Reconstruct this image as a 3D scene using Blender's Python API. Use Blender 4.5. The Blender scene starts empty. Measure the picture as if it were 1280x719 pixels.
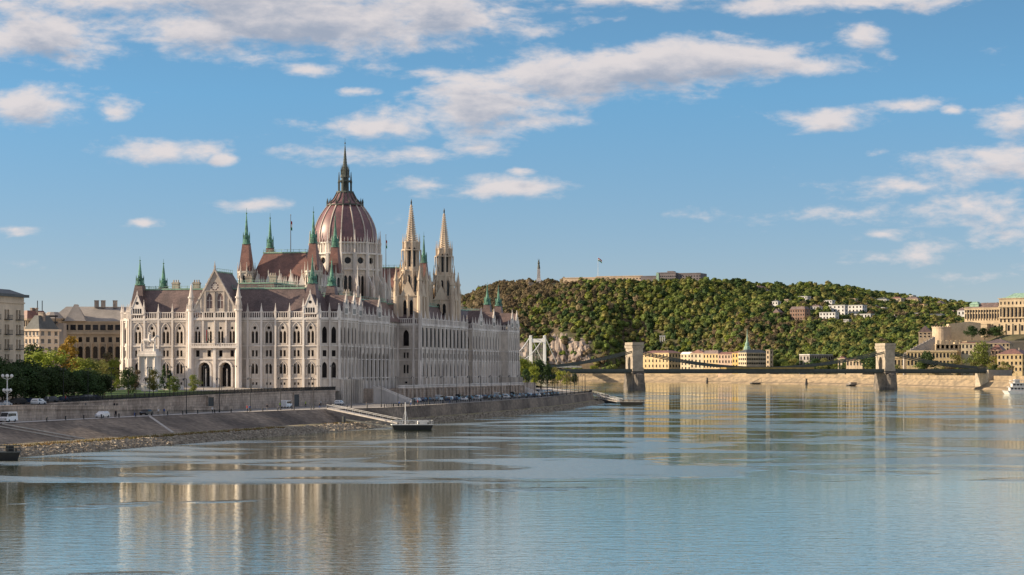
import bpy, bmesh, math, random
from math import sin, cos, pi, radians as R, sqrt
from mathutils import Vector, Matrix
from mathutils.geometry import tessellate_polygon
random.seed(7)
S = bpy.context.scene
COL = S.collection
# ------------------------------------------------------------------ frames
H, F, YH = 16.0, 2720.0, 463.0          # eye height above water (m), focal length in photo pixels, horizon row
TH = R(13.5); sn, cs = sin(TH), cos(TH)
OX, OY = -62.0, 700.0                   # north-west corner of the parliament
PHI = pi/2 - TH                         # the embankment frame: u runs down river, v runs inland
def uvw(u, v, z=0.0): return Vector((OX + sn*u - cs*v, OY + cs*u + sn*v, z))
def along(px, v):                       # u where the line v=const is seen at photo column px
    k = (px-640)/F
    return (k*(OY+sn*v) - OX + cs*v)/(sn - cs*k)
def WX(px, d): return (px-640)/F*d
def WZ(y, d): return H + (YH-y)*d/F
def lerp(a, b, t): return a+(b-a)*t
def interp(x, pts):
    if x <= pts[0][0]: return pts[0][1]
    for (a, b), (c, d) in zip(pts, pts[1:]):
        if x <= c: return b+(d-b)*(x-a)/(c-a)
    return pts[-1][1]
def sstep(a, b, x):
    t = min(1, max(0, (x-a)/(b-a))); return t*t*(3-2*t)

# ------------------------------------------------------------------ mesh builder
class MB:
    def __init__(s): s.v = []; s.f = []; s.m = []
    def add(s, vs, fs, mi=0):
        o = len(s.v); s.v += [tuple(p) for p in vs]; s.f += [tuple(i+o for i in f) for f in fs]; s.m += [mi]*len(fs)
    def box(s, x0, x1, y0, y1, z0, z1, mi=0):
        if x0 > x1: x0, x1 = x1, x0
        if y0 > y1: y0, y1 = y1, y0
        s.add([(x0,y0,z0),(x1,y0,z0),(x1,y1,z0),(x0,y1,z0),(x0,y0,z1),(x1,y0,z1),(x1,y1,z1),(x0,y1,z1)],
              [(0,3,2,1),(4,5,6,7),(0,1,5,4),(1,2,6,5),(2,3,7,6),(3,0,4,7)], mi)
    def prism(s, poly, z0, z1, mi=0, cap=True):
        n = len(poly)
        f = [(i,(i+1)%n,n+(i+1)%n,n+i) for i in range(n)]
        if cap: f += [tuple(range(n-1,-1,-1)), tuple(range(n,2*n))]
        s.add([(x,y,z0) for x,y in poly]+[(x,y,z1) for x,y in poly], f, mi)
    def frus(s, cx, cy, z0, z1, r0, r1, n=8, rot=0, mi=0, cap=True):
        a = [rot+2*pi*i/n for i in range(n)]
        vs = [(cx+r0*cos(t), cy+r0*sin(t), z0) for t in a]+[(cx+r1*cos(t), cy+r1*sin(t), z1) for t in a]
        f = [(i,(i+1)%n,n+(i+1)%n,n+i) for i in range(n)]
        if cap: f += [tuple(range(n-1,-1,-1)), tuple(range(n,2*n))]
        s.add(vs, f, mi)
    def lathe(s, cx, cy, prof, n=16, rot=0, mi=0):
        vs = []; f = []
        for r, z in prof: vs += [(cx+r*cos(rot+2*pi*i/n), cy+r*sin(rot+2*pi*i/n), z) for i in range(n)]
        for k in range(len(prof)-1):
            for i in range(n): f.append((k*n+i, k*n+(i+1)%n, (k+1)*n+(i+1)%n, (k+1)*n+i))
        f.append(tuple(range(n-1,-1,-1))); f.append(tuple(range((len(prof)-1)*n, len(prof)*n)))
        s.add(vs, f, mi)
    def hip(s, x0, x1, y0, y1, z0, z1, ix, iy=None, mi=0):
        iy = ix if iy is None else iy
        s.add([(x0,y0,z0),(x1,y0,z0),(x1,y1,z0),(x0,y1,z0),(x0+ix,y0+iy,z1),(x1-ix,y0+iy,z1),(x1-ix,y1-iy,z1),(x0+ix,y1-iy,z1)],
              [(0,3,2,1),(4,5,6,7),(0,1,5,4),(1,2,6,5),(2,3,7,6),(3,0,4,7)], mi)
    def beam(s, p, q, w, h=None, mi=0, n=4):
        h = w if h is None else h
        p = Vector(p); q = Vector(q); d = (q-p)
        if d.length < 1e-6: return
        d.normalize()
        up = Vector((0,0,1)) if abs(d.z) < .99 else Vector((1,0,0))
        a = d.cross(up).normalized(); b = a.cross(d)
        if n == 4: of = [(-w/2,-h/2),(w/2,-h/2),(w/2,h/2),(-w/2,h/2)]
        else: of = [(w/2*cos(2*pi*i/n), h/2*sin(2*pi*i/n)) for i in range(n)]
        vs = [p+a*x+b*y for x,y in of]+[q+a*x+b*y for x,y in of]
        s.add(vs, [(i,(i+1)%n,n+(i+1)%n,n+i) for i in range(n)]+[tuple(range(n-1,-1,-1)), tuple(range(n,2*n))], mi)
    def poly(s, pts, mi=0): s.add(pts, [tuple(range(len(pts)))], mi)
    def merge(s, o):
        k = len(s.v); s.v += o.v; s.f += [tuple(i+k for i in f) for f in o.f]; s.m += o.m
    def mesh(s, name, mats, org=(0,0,0), smooth=False):
        me = bpy.data.meshes.new(name)
        ox, oy, oz = org
        me.from_pydata([(x-ox,y-oy,z-oz) for x,y,z in s.v], [], s.f)
        if not isinstance(mats, (list, tuple)): mats = [mats]
        for m in mats: me.materials.append(m)
        if len(mats) > 1: me.polygons.foreach_set('material_index', s.m)
        if smooth: me.polygons.foreach_set('use_smooth', [True]*len(s.f))
        me.update()
        return me
    def build(s, name, mats, parent=None, org=(0,0,0), smooth=False, label=None):
        o = bpy.data.objects.new(name, s.mesh(name, mats, org, smooth)); COL.objects.link(o)
        if parent: o.parent = parent
        if label: o['label'] = label
        return o
def tag(o, label, cat, group=None, kind=None):
    o['label'] = label; o['category'] = cat
    if group: o['group'] = group
    if kind: o['kind'] = kind
    return o
def thing(name, label, cat, loc, rz=0, group=None):
    o = bpy.data.objects.new(name, None); COL.objects.link(o); o.empty_display_size = .5
    o.location = loc; o.rotation_euler = (0,0,rz)
    return tag(o, label, cat, group)
def struct(o): o['kind'] = 'structure'; return o
def place(o, loc, rz=0): o.location = loc; o.rotation_euler = (0,0,rz); return o
def dup(root, loc, rz, label=None, group=None, cat=None, sc=None):
    kids = {}
    for o in root.children: kids[o] = list(o.children)
    r = root.copy(); COL.objects.link(r); r.location = loc; r.rotation_euler = (0,0,rz)
    if label: r['label'] = label
    if group: r['group'] = group
    if cat: r['category'] = cat
    if sc: r.scale = (sc if isinstance(sc, tuple) else (sc,sc,sc))
    for ch, gs in kids.items():
        c = ch.copy(); COL.objects.link(c); c.parent = r
        for g in gs:
            d = g.copy(); COL.objects.link(d); d.parent = c
    return r

# ------------------------------------------------------------------ materials
def nt(m): return m.node_tree.nodes, m.node_tree.links
def mat(name, c, rough=.8, var=.25, sc=.4, fine=4.0, bump=0.0, c2=None, spec=.3, metal=0, rnd=0, zst=1.0, detail=3, brick=None, translucent=False):
    """colour c drifting to c2 with two noises in world position; zst<1 draws the blotches out into vertical streaks"""
    m = bpy.data.materials.new(name); m.use_nodes = True; N, L = nt(m)
    b = N['Principled BSDF']; b.inputs['Roughness'].default_value = rough
    b.inputs['Specular IOR Level'].default_value = spec; b.inputs['Metallic'].default_value = metal
    g = N.new('ShaderNodeNewGeometry'); mp = N.new('ShaderNodeMapping'); mp.inputs['Scale'].default_value = (1,1,zst)
    L.new(g.outputs['Position'], mp.inputs[0])
    n1 = N.new('ShaderNodeTexNoise'); n1.inputs['Scale'].default_value = sc; n1.inputs['Detail'].default_value = detail
    n2 = N.new('ShaderNodeTexNoise'); n2.inputs['Scale'].default_value = fine; n2.inputs['Detail'].default_value = 2
    L.new(mp.outputs[0], n1.inputs[0]); L.new(mp.outputs[0], n2.inputs[0])
    c2 = c2 or tuple(x*(1-var*1.4) for x in c)
    mx = N.new('ShaderNodeMix'); mx.data_type = 'RGBA'
    mx.inputs[6].default_value = (*c, 1); mx.inputs[7].default_value = (*c2, 1)
    cr = N.new('ShaderNodeMapRange'); cr.inputs[1].default_value = .38; cr.inputs[2].default_value = .64
    L.new(n1.outputs[0], cr.inputs[0]); L.new(cr.outputs[0], mx.inputs[0])
    hs = N.new('ShaderNodeHueSaturation')
    mr = N.new('ShaderNodeMapRange'); mr.inputs[1].default_value = .3; mr.inputs[2].default_value = .7
    mr.inputs[3].default_value = 1-var; mr.inputs[4].default_value = 1+var
    L.new(n2.outputs[0], mr.inputs[0]); L.new(mr.outputs[0], hs.inputs['Value']); L.new(mx.outputs[2], hs.inputs['Color'])
    out = hs.outputs[0]
    if rnd:
        oi = N.new('ShaderNodeObjectInfo'); h2 = N.new('ShaderNodeHueSaturation')
        m2 = N.new('ShaderNodeMapRange'); m2.inputs[3].default_value = 1-rnd; m2.inputs[4].default_value = 1+rnd
        L.new(oi.outputs['Random'], m2.inputs[0]); L.new(m2.outputs[0], h2.inputs['Value'])
        m3 = N.new('ShaderNodeMapRange'); m3.inputs[3].default_value = .5-rnd*.06; m3.inputs[4].default_value = .5+rnd*.06
        ml = N.new('ShaderNodeMath'); ml.operation = 'MULTIPLY'; ml.inputs[1].default_value = 7.31
        fr = N.new('ShaderNodeMath'); fr.operation = 'FRACT'
        L.new(oi.outputs['Random'], ml.inputs[0]); L.new(ml.outputs[0], fr.inputs[0]); L.new(fr.outputs[0], m3.inputs[0]); L.new(m3.outputs[0], h2.inputs['Hue'])
        L.new(out, h2.inputs['Color']); out = h2.outputs[0]
    if brick:
        bw, bh, k = brick
        tc = N.new('ShaderNodeTexCoord'); sx = N.new('ShaderNodeSeparateXYZ'); L.new(tc.outputs['Object'], sx.inputs[0])
        ad = N.new('ShaderNodeMath'); ad.operation = 'ADD'; L.new(sx.outputs[0], ad.inputs[0]); L.new(sx.outputs[1], ad.inputs[1])
        cb = N.new('ShaderNodeCombineXYZ'); L.new(ad.outputs[0], cb.inputs[0]); L.new(sx.outputs[2], cb.inputs[1])
        bt = N.new('ShaderNodeTexBrick'); bt.inputs['Scale'].default_value = 1; bt.inputs['Brick Width'].default_value = bw; bt.inputs['Row Height'].default_value = bh
        bt.inputs['Mortar Size'].default_value = bh*.07; bt.inputs[1].default_value = (1,1,1,1); bt.inputs[2].default_value = (1-k*.6,)*3+(1,); bt.inputs[3].default_value = (1-k,)*3+(1,)
        L.new(cb.outputs[0], bt.inputs[0])
        mu = N.new('ShaderNodeMix'); mu.data_type = 'RGBA'; mu.blend_type = 'MULTIPLY'; mu.inputs[0].default_value = 1
        L.new(out, mu.inputs[6]); L.new(bt.outputs[0], mu.inputs[7]); out = mu.outputs[2]
    L.new(out, b.inputs['Base Color'])
    if bump:
        bp = N.new('ShaderNodeBump'); bp.inputs['Strength'].default_value = bump; bp.inputs['Distance'].default_value = .3
        L.new(n2.outputs[0], bp.inputs['Height']); L.new(bp.outputs[0], b.inputs['Normal'])
    if translucent:
        tr = N.new('ShaderNodeBsdfTranslucent'); L.new(out, tr.inputs[0]); ms = N.new('ShaderNodeMixShader'); ms.inputs[0].default_value = .3
        L.new(b.outputs[0], ms.inputs[1]); L.new(tr.outputs[0], ms.inputs[2]); L.new(ms.outputs[0], N['Material Output'].inputs[0])
    return m
M = {}
M['stone'] = mat('limestone', (.68,.61,.53), .85, .14, .14, 1.2, c2=(.43,.38,.335), zst=.35, brick=(1.3,.55,.14))
M['stone_pale'] = mat('pale_limestone', (.80,.745,.685), .85, .1, .2, 1.5, c2=(.57,.52,.475), zst=.3)
M['stone_tower'] = mat('golden_lit_limestone', (.66,.555,.43), .85, .14, .3, 1.2, c2=(.48,.39,.30), zst=.35)  # limestone copy for the river towers, golden sunlight put into its colour
M['stone_dark'] = mat('weathered_limestone', (.40,.35,.29), .9, .2, .3, 2, c2=(.24,.20,.17), zst=.3)
M['roof'] = mat('brown_roof_tiles', (.205,.148,.14), .55, .2, .25, 2.5, c2=(.13,.098,.098), brick=(.9,.5,.3))
M['roof_red'] = mat('red_roof_tiles', (.27,.14,.115), .5, .15, .3, 2.5, c2=(.18,.10,.09), brick=(.9,.5,.3))
M['dome'] = mat('dome_tiles', (.20,.10,.105), .42, .2, .3, 2.5, c2=(.13,.07,.078), spec=.5)
M['copper'] = mat('verdigris_copper', (.13,.30,.22), .6, .3, .5, 3, c2=(.06,.14,.11))
M['copper_light'] = mat('pale_verdigris', (.30,.45,.34), .6, .25, .4, 3, c2=(.18,.30,.24))
M['lead'] = mat('grey_lead', (.10,.11,.11), .5, .2)
M['glass'] = mat('dark_window_glass', (.022,.021,.024), .18, .5, .35, 1.0, spec=.3)
M['glass_matte'] = mat('unlit_window_glass', (.03,.027,.028), .9, .4, .5, 1.0, spec=0.0)
M['bronze'] = mat('dark_patinated_metal', (.095,.11,.095), .55, .25)
M['glass_pale'] = mat('curtained_window_glass', (.13,.14,.15), .2, .5, .5, 1.0, spec=.5)
M['iron'] = mat('dark_painted_iron', (.03,.032,.035), .5, .2)
M['white'] = mat('white_paint', (.75,.75,.73), .5, .08)
M['asphalt'] = mat('asphalt', (.06,.06,.063), .9, .2, .1, 2)
M['promenade'] = mat('pale_paving', (.52,.49,.45), .9, .12, .15, 1.5, c2=(.42,.39,.36))
M['plaza'] = mat('plaza_paving', (.42,.38,.33), .9, .12, .1, 1.5, c2=(.27,.24,.21))
M['wallstone'] = mat('grey_wall_stone', (.60,.49,.40), .9, .22, .2, 1.3, c2=(.38,.305,.25), zst=.5, brick=(1.6,.7,.35), bump=.3)
M['slope'] = mat('embankment_stone', (.29,.235,.185), .95, .3, .06, .9, c2=(.115,.095,.08), bump=.3, detail=8, brick=(2.6,.42,.32))
M['silt'] = mat('dried_silt_and_weeds', (.30,.26,.18), .95, .25, .15, 1.2, c2=(.22,.19,.10))
M['rock'] = mat('riprap_stone', (.30,.26,.21), .95, .35, .5, 1.0, c2=(.17,.145,.115))
M['grass'] = mat('lawn_grass', (.07,.13,.03), .95, .25, .3, 2)
M['earth'] = mat('city_ground', (.16,.14,.12), .95, .2, .05, 1)
# ------------------------------------------------------------------ facades with real openings
def shape(k, s, z, w, h):
    if k == 'rect': return [(s-w/2,z),(s+w/2,z),(s+w/2,z+h),(s-w/2,z+h)]
    if k == 'circle': return [(s+w/2*cos(2*pi*i/10+.3), z+w/2*sin(2*pi*i/10+.3)) for i in range(10)]
    if k == 'round':
        sp = z+h-w/2
        return [(s-w/2,z),(s+w/2,z)]+[(s+w/2*cos(pi*i/6), sp+w/2*sin(pi*i/6)) for i in range(7)]
    sp = z+h-.87*w                                   # pointed arch
    a = [(s-w/2+w*cos(R(t)), sp+w*sin(R(t))) for t in (0,20,40,60)]
    b = [(s+w/2-w*cos(R(t)), sp+w*sin(R(t))) for t in (40,20,0)]
    return [(s-w/2,z),(s+w/2,z)]+a+b
def panel(mb, A, d, n, s0, s1, z0, z1, groups, depth, wins):
    def P(s, z, o=0): return (A[0]+d[0]*s-n[0]*o, A[1]+d[1]*s-n[1]*o, z)
    holes = [shape(*q) for g in groups for q in g]
    outer = [(s0,z0),(s1,z0),(s1,z1),(s0,z1)]
    if not holes:
        mb.poly([P(*q) for q in outer]); return
    allp = outer+[p for h in holes for p in h]
    tri = tessellate_polygon([[Vector((x,y,0)) for x,y in outer]]+[[Vector((x,y,0)) for x,y in h] for h in holes])
    mb.add([P(*q) for q in allp], [tuple(t) for t in tri])
    for h in holes:
        k = len(h)
        mb.add([P(*q) for q in h]+[P(q[0],q[1],depth) for q in h], [(i,(i+1)%k,k+(i+1)%k,k+i) for i in range(k)])
    for g in groups:
        w = MB()
        for q in g: w.poly([P(x,z,depth-.02) for x,z in shape(*q)])
        wins.append(w)
def facade(mb, A, B, z0, z1, bays, depth, wins):
    """bays: list of (s_start, s_end, groups); the rest is plain wall. outward is to the right of A->B"""
    dx, dy = B[0]-A[0], B[1]-A[1]; ln = sqrt(dx*dx+dy*dy); d = (dx/ln, dy/ln); n = (d[1], -d[0]); s = 0
    for a, b, g in sorted(bays, key=lambda q: q[0]):
        if a > s+.01: panel(mb, A, d, n, s, a, z0, z1, [], depth, wins)
        panel(mb, A, d, n, a, b, z0, z1, g, depth, wins); s = b
    if s < ln-.01: panel(mb, A, d, n, s, ln, z0, z1, [], depth, wins)
def fr(A, B):
    dx, dy = B[0]-A[0], B[1]-A[1]; ln = sqrt(dx*dx+dy*dy); d = (dx/ln, dy/ln); return ln, d, (d[1], -d[0])
def sbox(mb, A, d, n, s0, s1, o0, o1, z0, z1, mi=0):   # box along a facade: o = distance outwards
    q = [(A[0]+d[0]*s+n[0]*o, A[1]+d[1]*s+n[1]*o) for s, o in ((s0,o0),(s0,o1),(s1,o1),(s1,o0))]
    mb.prism(q[::-1] if False else q, z0, z1, mi)
def pinn(mb, x, y, z0, z1, r, n=4):
    h = z1-z0
    mb.frus(x, y, z0, z0+h*.45, r, r, n, pi/4); mb.frus(x, y, z0+h*.42, z0+h*.5, r*1.35, r*1.35, n, pi/4)
    mb.frus(x, y, z0+h*.5, z1-h*.05, r, r*.12, n, pi/4); mb.frus(x, y, z1-h*.08, z1, r*.3, r*.05, 6)
class Coll:
    """parts of one name on one thing: the first hundred as meshes of their own, the rest as one"""
    def __init__(s, name, m, parent, org, lim=98): s.a = []; s.name = name; s.m = m; s.p = parent; s.o = org; s.lim = lim
    def add(s, mb, pr=0): s.a.append((pr, len(s.a), mb))
    def done(s):
        s.a.sort(key=lambda q: (-q[0], q[1]))
        for pr, _, mb in s.a[:s.lim]: mb.build(s.name, s.m, s.p, s.o)
        if len(s.a) > s.lim:
            r = MB()
            for _, _, mb in s.a[s.lim:]: r.merge(mb)
            o = r.build(s.name, s.m, s.p, s.o); o['kind'] = 'stuff'
# ================================================================== PARLIAMENT (coordinates u, v, z)
PO = (131, 33, 10.0)
par = thing('parliament_building', 'vast pale Gothic revival riverside parliament with ribbed red dome and many spires', 'parliament building', uvw(131, 33, 10.0), PHI)
WIN = Coll('window', M['glass_matte'], par, PO); BUT = Coll('buttress', M['stone_pale'], par, PO); PIN = Coll('pinnacle', M['stone_pale'], par, PO)
Z0, ZC, ZP = 9.0, 32.8, 35.0
def bay_n(s, basement=True):
    g = [[('lancet',s-.66,24.8,.9,4.0),('lancet',s+.66,24.8,.9,4.0),('circle',s,29.75,1.1,0)],
         [('rect',s-.62,20.5,.78,2.0),('rect',s+.62,20.5,.78,2.0)],
         [('lancet',s-.64,14.9,.9,3.4),('lancet',s+.64,14.9,.9,3.4)]]
    if basement: g += [[('rect',s-.6,11.3,.6,.8)],[('rect',s+.6,11.3,.6,.8)]]
    return g
def bay_r(s):      # narrow river bays
    return [[('lancet',s,24.8,1.75,5.4)], [('rect',s,20.5,1.4,2.0)], [('lancet',s,13.2,1.75,5.6)]]
def bay_arc(s):    # tall loggia arcade of the river wings
    return [[('lancet',s-.85,25.0,1.1,4.6),('lancet',s+.85,25.0,1.1,4.6)], [('lancet',s-.95,12.5,1.5,9.6),('lancet',s+.95,12.5,1.5,9.6)]]
def mould(mb, A, d, n, s, z0, z1, w, t=.2):
    q = shape('lancet', s, z0, w, z1-z0)[1:]+[shape('lancet', s, z0, w, z1-z0)[0]]
    P = [(A[0]+d[0]*a+n[0]*.1, A[1]+d[1]*a+n[1]*.1, z) for a, z in q]
    for a, b in zip(P, P[1:]): mb.beam(a, b, t, t)
trim = MB(); balu = MB()
def balustrade(mb, A, B, z0, z1, off=.25, step=.75, w=.22):
    ln, d, n = fr(A, B)
    sbox(mb, A, d, n, 0, ln, off-.3, off+.12, z0, z0+.3); sbox(mb, A, d, n, 0, ln, off-.25, off+.1, z1-.28, z1)
    k = max(1, int(ln/step))
    for i in range(k+1): sbox(mb, A, d, n, ln*i/k-w/2, ln*i/k+w/2, off-.15, off+.05, z0+.28, z1-.26)
def wall_seg(A, B, kind, cents, pr, rib=True, z0=Z0, zc=ZC, half=2.0, ribs=None, ribd=.55, ptop=37.8, rw=.62, wpr=None, dp=None):
    mb = walls; ln, d, n = fr(A, B); w = []
    bays = [(c-half, c+half, kind(c)) for c in cents]
    facade(mb, A, B, z0, zc, bays, (.7 if kind is bay_n else .22) if dp is None else dp, w)
    for q in w: WIN.add(q, pr if wpr is None else wpr)
    for z, t, o in ((13.3,.3,.28),(19.6,.28,.2),(23.75,.35,.3),(32.3,.5,.45),(31.7,.3,.25)):
        if z0 < z < zc: sbox(trim, A, d, n, .05, ln-.05, -.1, o, z, z+t)
    balustrade(balu, A, B, zc+.02, ZP)
    if kind is bay_n:
        for c in cents: mould(trim, A, d, n, c, 24.4, 31.5, 2.9); mould(trim, A, d, n, c, 14.6, 18.9, 2.7, .15)
    for s in (ribs or []):
        b = MB(); sbox(b, A, d, n, s-rw/2, s+rw/2, 0, ribd, z0, zc+.1); sbox(b, A, d, n, s-rw/2-.1, s+rw/2+.1, 0, ribd+.18, z0, 19.7)
        sbox(b, A, d, n, s-rw/2, s+rw/2, 0, ribd+.08, 19.6, 24.2)
        BUT.add(b, pr)
        p = MB(); o = ribd*.5; pinn(p, A[0]+d[0]*s+n[0]*o, A[1]+d[1]*s+n[1]*o, zc, ptop, .42); PIN.add(p, pr)
walls = MB()
# north front, left of the gabled pavilion
A, B = (0,65.3), (0,42.9)
wall_seg(A, B, bay_n, [65.3-c for c in (62.6,57.7,52.8,48.0)], 10, ribs=[.3,5.1,10,14.9,20.0], ribd=.4)
A, B = (0,26.6), (0,0)
wall_seg(A, B, bay_n, [26.6-c for c in (22.0,17.2,12.4,7.7,2.9)], 10, ribs=[2.3,7.0,11.8,16.6,21.3,26.2], ribd=.4)
wall_seg((4,70), (0,65.3), bay_r, [3.1], 9, half=1.4, ribs=[.4,1.6,4.6,5.9])
wall_seg((0,42.9), (-2.5,42.9), bay_r, [], 5); wall_seg((-2.5,26.6), (0,26.6), bay_r, [], 5)
def bay_pav(s): return [[('lancet',s-.55,24.9,.8,3.9),('lancet',s+.55,24.9,.8,3.9),('circle',s,29.7,.95,0)], [('rect',s,20.4,1.3,2.1)]]
# the pavilion: four bays above, two portal arches below
A, B = (-2.5,42.9), (-2.5,26.6); ln, d, n = fr(A, B)
w = []
facade(walls, A, B, 19.4, ZC, [(c-1.9, c+1.9, bay_pav(c)) for c in (2.2,6.15,10.15,14.1)], .7, w)
for q in w: WIN.add(q, 12)
wp = []
facade(walls, A, B, Z0, 19.4, [(1.4,7.6,[[('round',4.5,10.7,3.9,7.9)]]), (8.7,14.9,[[('round',11.8,10.7,3.9,7.9)]])], 2.6, wp)
for q in wp: q.build('portal_recess', M['glass'], par, PO)  # dark pane painted in for the shade inside the portal
for c in (4.5, 11.8):
    for t in (4.3, 4.9):
        q = shape('round', c, 10.7, t, 7.9+(t-3.9)/2); P = [(A[0]+n[0]*.12, A[1]+d[1]*a, z) for a, z in q[1:]+q[:1]]
        for a, b in zip(P, P[1:]): trim.beam(a, b, .25, .3)
    b = MB(); b.box(-1.2,-.9,A[1]-c-.18,A[1]-c+.18,10.7,16.5); b.build('portal_column', M['stone_pale'], par, PO)
for z, t, o in ((19.5,.35,.3),(23.2,.5,1.0),(32.3,.5,.5)): sbox(trim, A, d, n, .05, ln-.05, -.1, o, z, z+t)
balustrade(balu, A, B, 23.7, 24.75, .9, .6); balustrade(balu, A, B, ZC+.02, ZP)
for s in (.2, 8.15, 16.1):
    b = MB(); sbox(b, A, d, n, s-.45, s+.45, 0, .7 if s != 8.15 else .5, Z0, ZC if s != 8.15 else 23.2); BUT.add(b, 12)
for s in (4.17, 8.15, 12.12):
    b = MB(); sbox(b, A, d, n, s-.22, s+.22, 0, .35, 23.9, ZP); BUT.add(b, 12)
for s in (0, 16.3):      # corner turrets of the pavilion
    t = MB(); x, y = A[0], A[1]-s
    t.frus(x,y,Z0,35.5,1.15,1.0,8,pi/8); t.frus(x,y,35.3,35.9,1.35,1.35,8,pi/8); t.frus(x,y,35.9,39.5,.85,.8,8,pi/8); t.frus(x,y,39.4,39.9,1.1,1.1,8,pi/8); t.frus(x,y,39.9,44.2,.8,.06,8,pi/8)
    for k in range(8): pinn(t, x+1.05*cos(k*pi/4), y+1.05*sin(k*pi/4), 35.6, 38.6, .18)
    t.build('turret', M['stone_pale'], par, PO)
# big gable with rose window
gm = MB(); gw = []
yc = 34.75; q = [(0.6,35),(15.7,35),(8.15,48.2)]
holes = [shape('circle',8.15,43.2,3.0,0), shape('lancet',6.3,36.1,2.0,5.0), shape('lancet',10.0,36.1,2.0,5.0)]
allp = q+[p for h in holes for p in h]
P = lambda s, z, o=0: (A[0]+.05+o, A[1]-s, z)
tri = tessellate_polygon([[Vector((a,b,0)) for a,b in q]]+[[Vector((a,b,0)) for a,b in h] for h in holes])
gm.add([P(*p) for p in allp], [tuple(t) for t in tri])
for h in holes:
    k = len(h); gm.add([P(*p) for p in h]+[P(p[0],p[1],.6) for p in h], [(i,(i+1)%k,k+(i+1)%k,k+i) for i in range(k)])
    w1 = MB(); w1.poly([P(p[0],p[1],.58) for p in h]); wo = w1.build('window', M['glass'], par, PO)
tr = MB(); t2 = [MB(), MB()]
for a in range(8): tr.beam(P(8.15,43.2,.2), P(8.15+1.45*cos(a*pi/4), 43.2+1.45*sin(a*pi/4), .2), .22, .15)
for rr in (1.5,.75):
    for i in range(16): tr.beam(P(8.15+rr*cos(i*pi/8),43.2+rr*sin(i*pi/8),.15), P(8.15+rr*cos((i+1)*pi/8),43.2+rr*sin((i+1)*pi/8),.15), .2, .2)
for c, t_ in zip((6.3, 10.0), t2):
    t_.beam(P(c,36.1,.2), P(c,39.8,.2), .2, .15); t_.beam(P(c-1,38.7,.2), P(c+1,38.7,.2), .15, .15)
[q.build('tracery', M['stone_pale'], par, PO) for q in [tr]+t2]
gm.beam(P(.2,34.6,-.05), P(8.15,48.6,-.05), .7, .45); gm.beam(P(16.1,34.6,-.05), P(8.15,48.6,-.05), .7, .45)
for i in range(9):
    t = (i+.5)/9; 
    for sgn in (-1,1): gm.frus(A[0], A[1]-8.15-sgn*7.9*(1-t), 34.9+13.7*t, 35.9+13.7*t, .25, .05, 4)
for c in (3.4, 12.9): gm.box(A[0]-.25, A[0], A[1]-c-.2, A[1]-c+.2, 35, 39.2)
for c in (4.9,8.15,11.4): gm.box(A[0]-.3, A[0], A[1]-c-.15, A[1]-c+.15, 35, 41.4 if c == 8.15 else 41.8)
gm.box(A[0]-.2, A[0], A[1]-11.3, A[1]-5, 41.6, 41.85)
pinn(gm, A[0], yc, 48, 51.5, .3)
gm.build('gable', M['stone'], par, PO)
# chamfer and river side
dense = lambda L, st: [st/2+i*st for i in range(int(L/st))]
wall_seg((0,0), (5,-5), bay_r, [1.9,5.2], 11, half=1.2, ribs=[.15,3.55,6.9], ribd=.45, rw=.5)
wall_seg((5,-5), (25,-5), bay_r, [2.2,6,10,14,17.8], 9, half=1.2, ribs=[.3,4.1,8,12,15.9,19.7], ribd=.4, rw=.45)
wall_seg((25,-5), (25,-1.5), bay_r, [], 2)
cen = [2.35+4.7*i for i in range(10)]
wall_seg((25,-1.5), (72,-1.5), bay_arc, cen, 8, half=1.9, ribs=[4.7*i for i in range(11)], ribd=.4, rw=.55)
wall_seg((72,-1.5), (72,3), bay_r, [2.2], 7, half=1.2)
wall_seg((72,3), (98,3), bay_r, [2.5,7.2,12,16.8,21.6], 7, half=1.2, ribs=[4.9,9.6,14.4,19.2], ribd=.6)
wall_seg((98,3), (98,-6), lambda s: [[('lancet',s,24.9,2.2,6.0)],[('rect',s-.6,20.5,.7,2.0),('rect',s+.6,20.5,.7,2.0)],[('lancet',s-.6,14.9,.8,3.3),('lancet',s+.6,14.9,.8,3.3)],[('rect',s,11.2,1,.7)]], [3.4], 9, half=2.4, ribs=[.4,6.4,8.6], ribd=.7, dp=.7)
def bay_c(s): return [[('lancet',s,24.6,3.0,7.9)], [('rect',s-.95,20.5,1.2,1.8),('rect',s+.95,20.5,1.2,1.8)], [('lancet',s,13.2,2.6,5.8)]]
wall_seg((98,-6), (164,-6), bay_c, [2.75+5.5*i for i in range(12)], 8, half=2.2, ribs=[.2]+[5.5*i for i in range(1,12)]+[65.8], ribd=.4, rw=.6)
wall_seg((164,-6), (164,3), bay_r, [], 1)
wall_seg((164,3), (190,3), bay_r, [4.4,9.2,14,18.8,23.6], 6, half=1.2, ribs=[2,6.8,11.6,16.4,21.2], ribd=.6)
wall_seg((190,3), (190,-1.5), bay_r, [2.2], 3, half=1.2)
wall_seg((190,-1.5), (237,-1.5), bay_r, cen, 6, half=1.9, ribs=[4.7*i for i in range(11)], ribd=.4, rw=.55)
wall_seg((237,-1.5), (237,-5), bay_r, [], 1)
wall_seg((237,-5), (257,-5), bay_r, [2.2,6,10,14,17.8], 6, half=1.2, ribs=[.3,4.1,8,12,15.9,19.7], ribd=.4, rw=.45)
wall_seg((257,-5), (262,0), bay_r, [1.9,5.2], 5, half=1.2, ribs=[.15,3.55,6.9], ribd=.45, rw=.5)
wall_seg((262,0), (262,70), bay_r, [3+4.8*i for i in range(14)], 0, half=1.3, ribs=[.6+4.8*i for i in range(14)])
wall_seg((262,70), (4,70), bay_r, [4+6*i for i in range(42)], -1, half=1.3, ribs=[1+6*i for i in range(43)])
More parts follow.
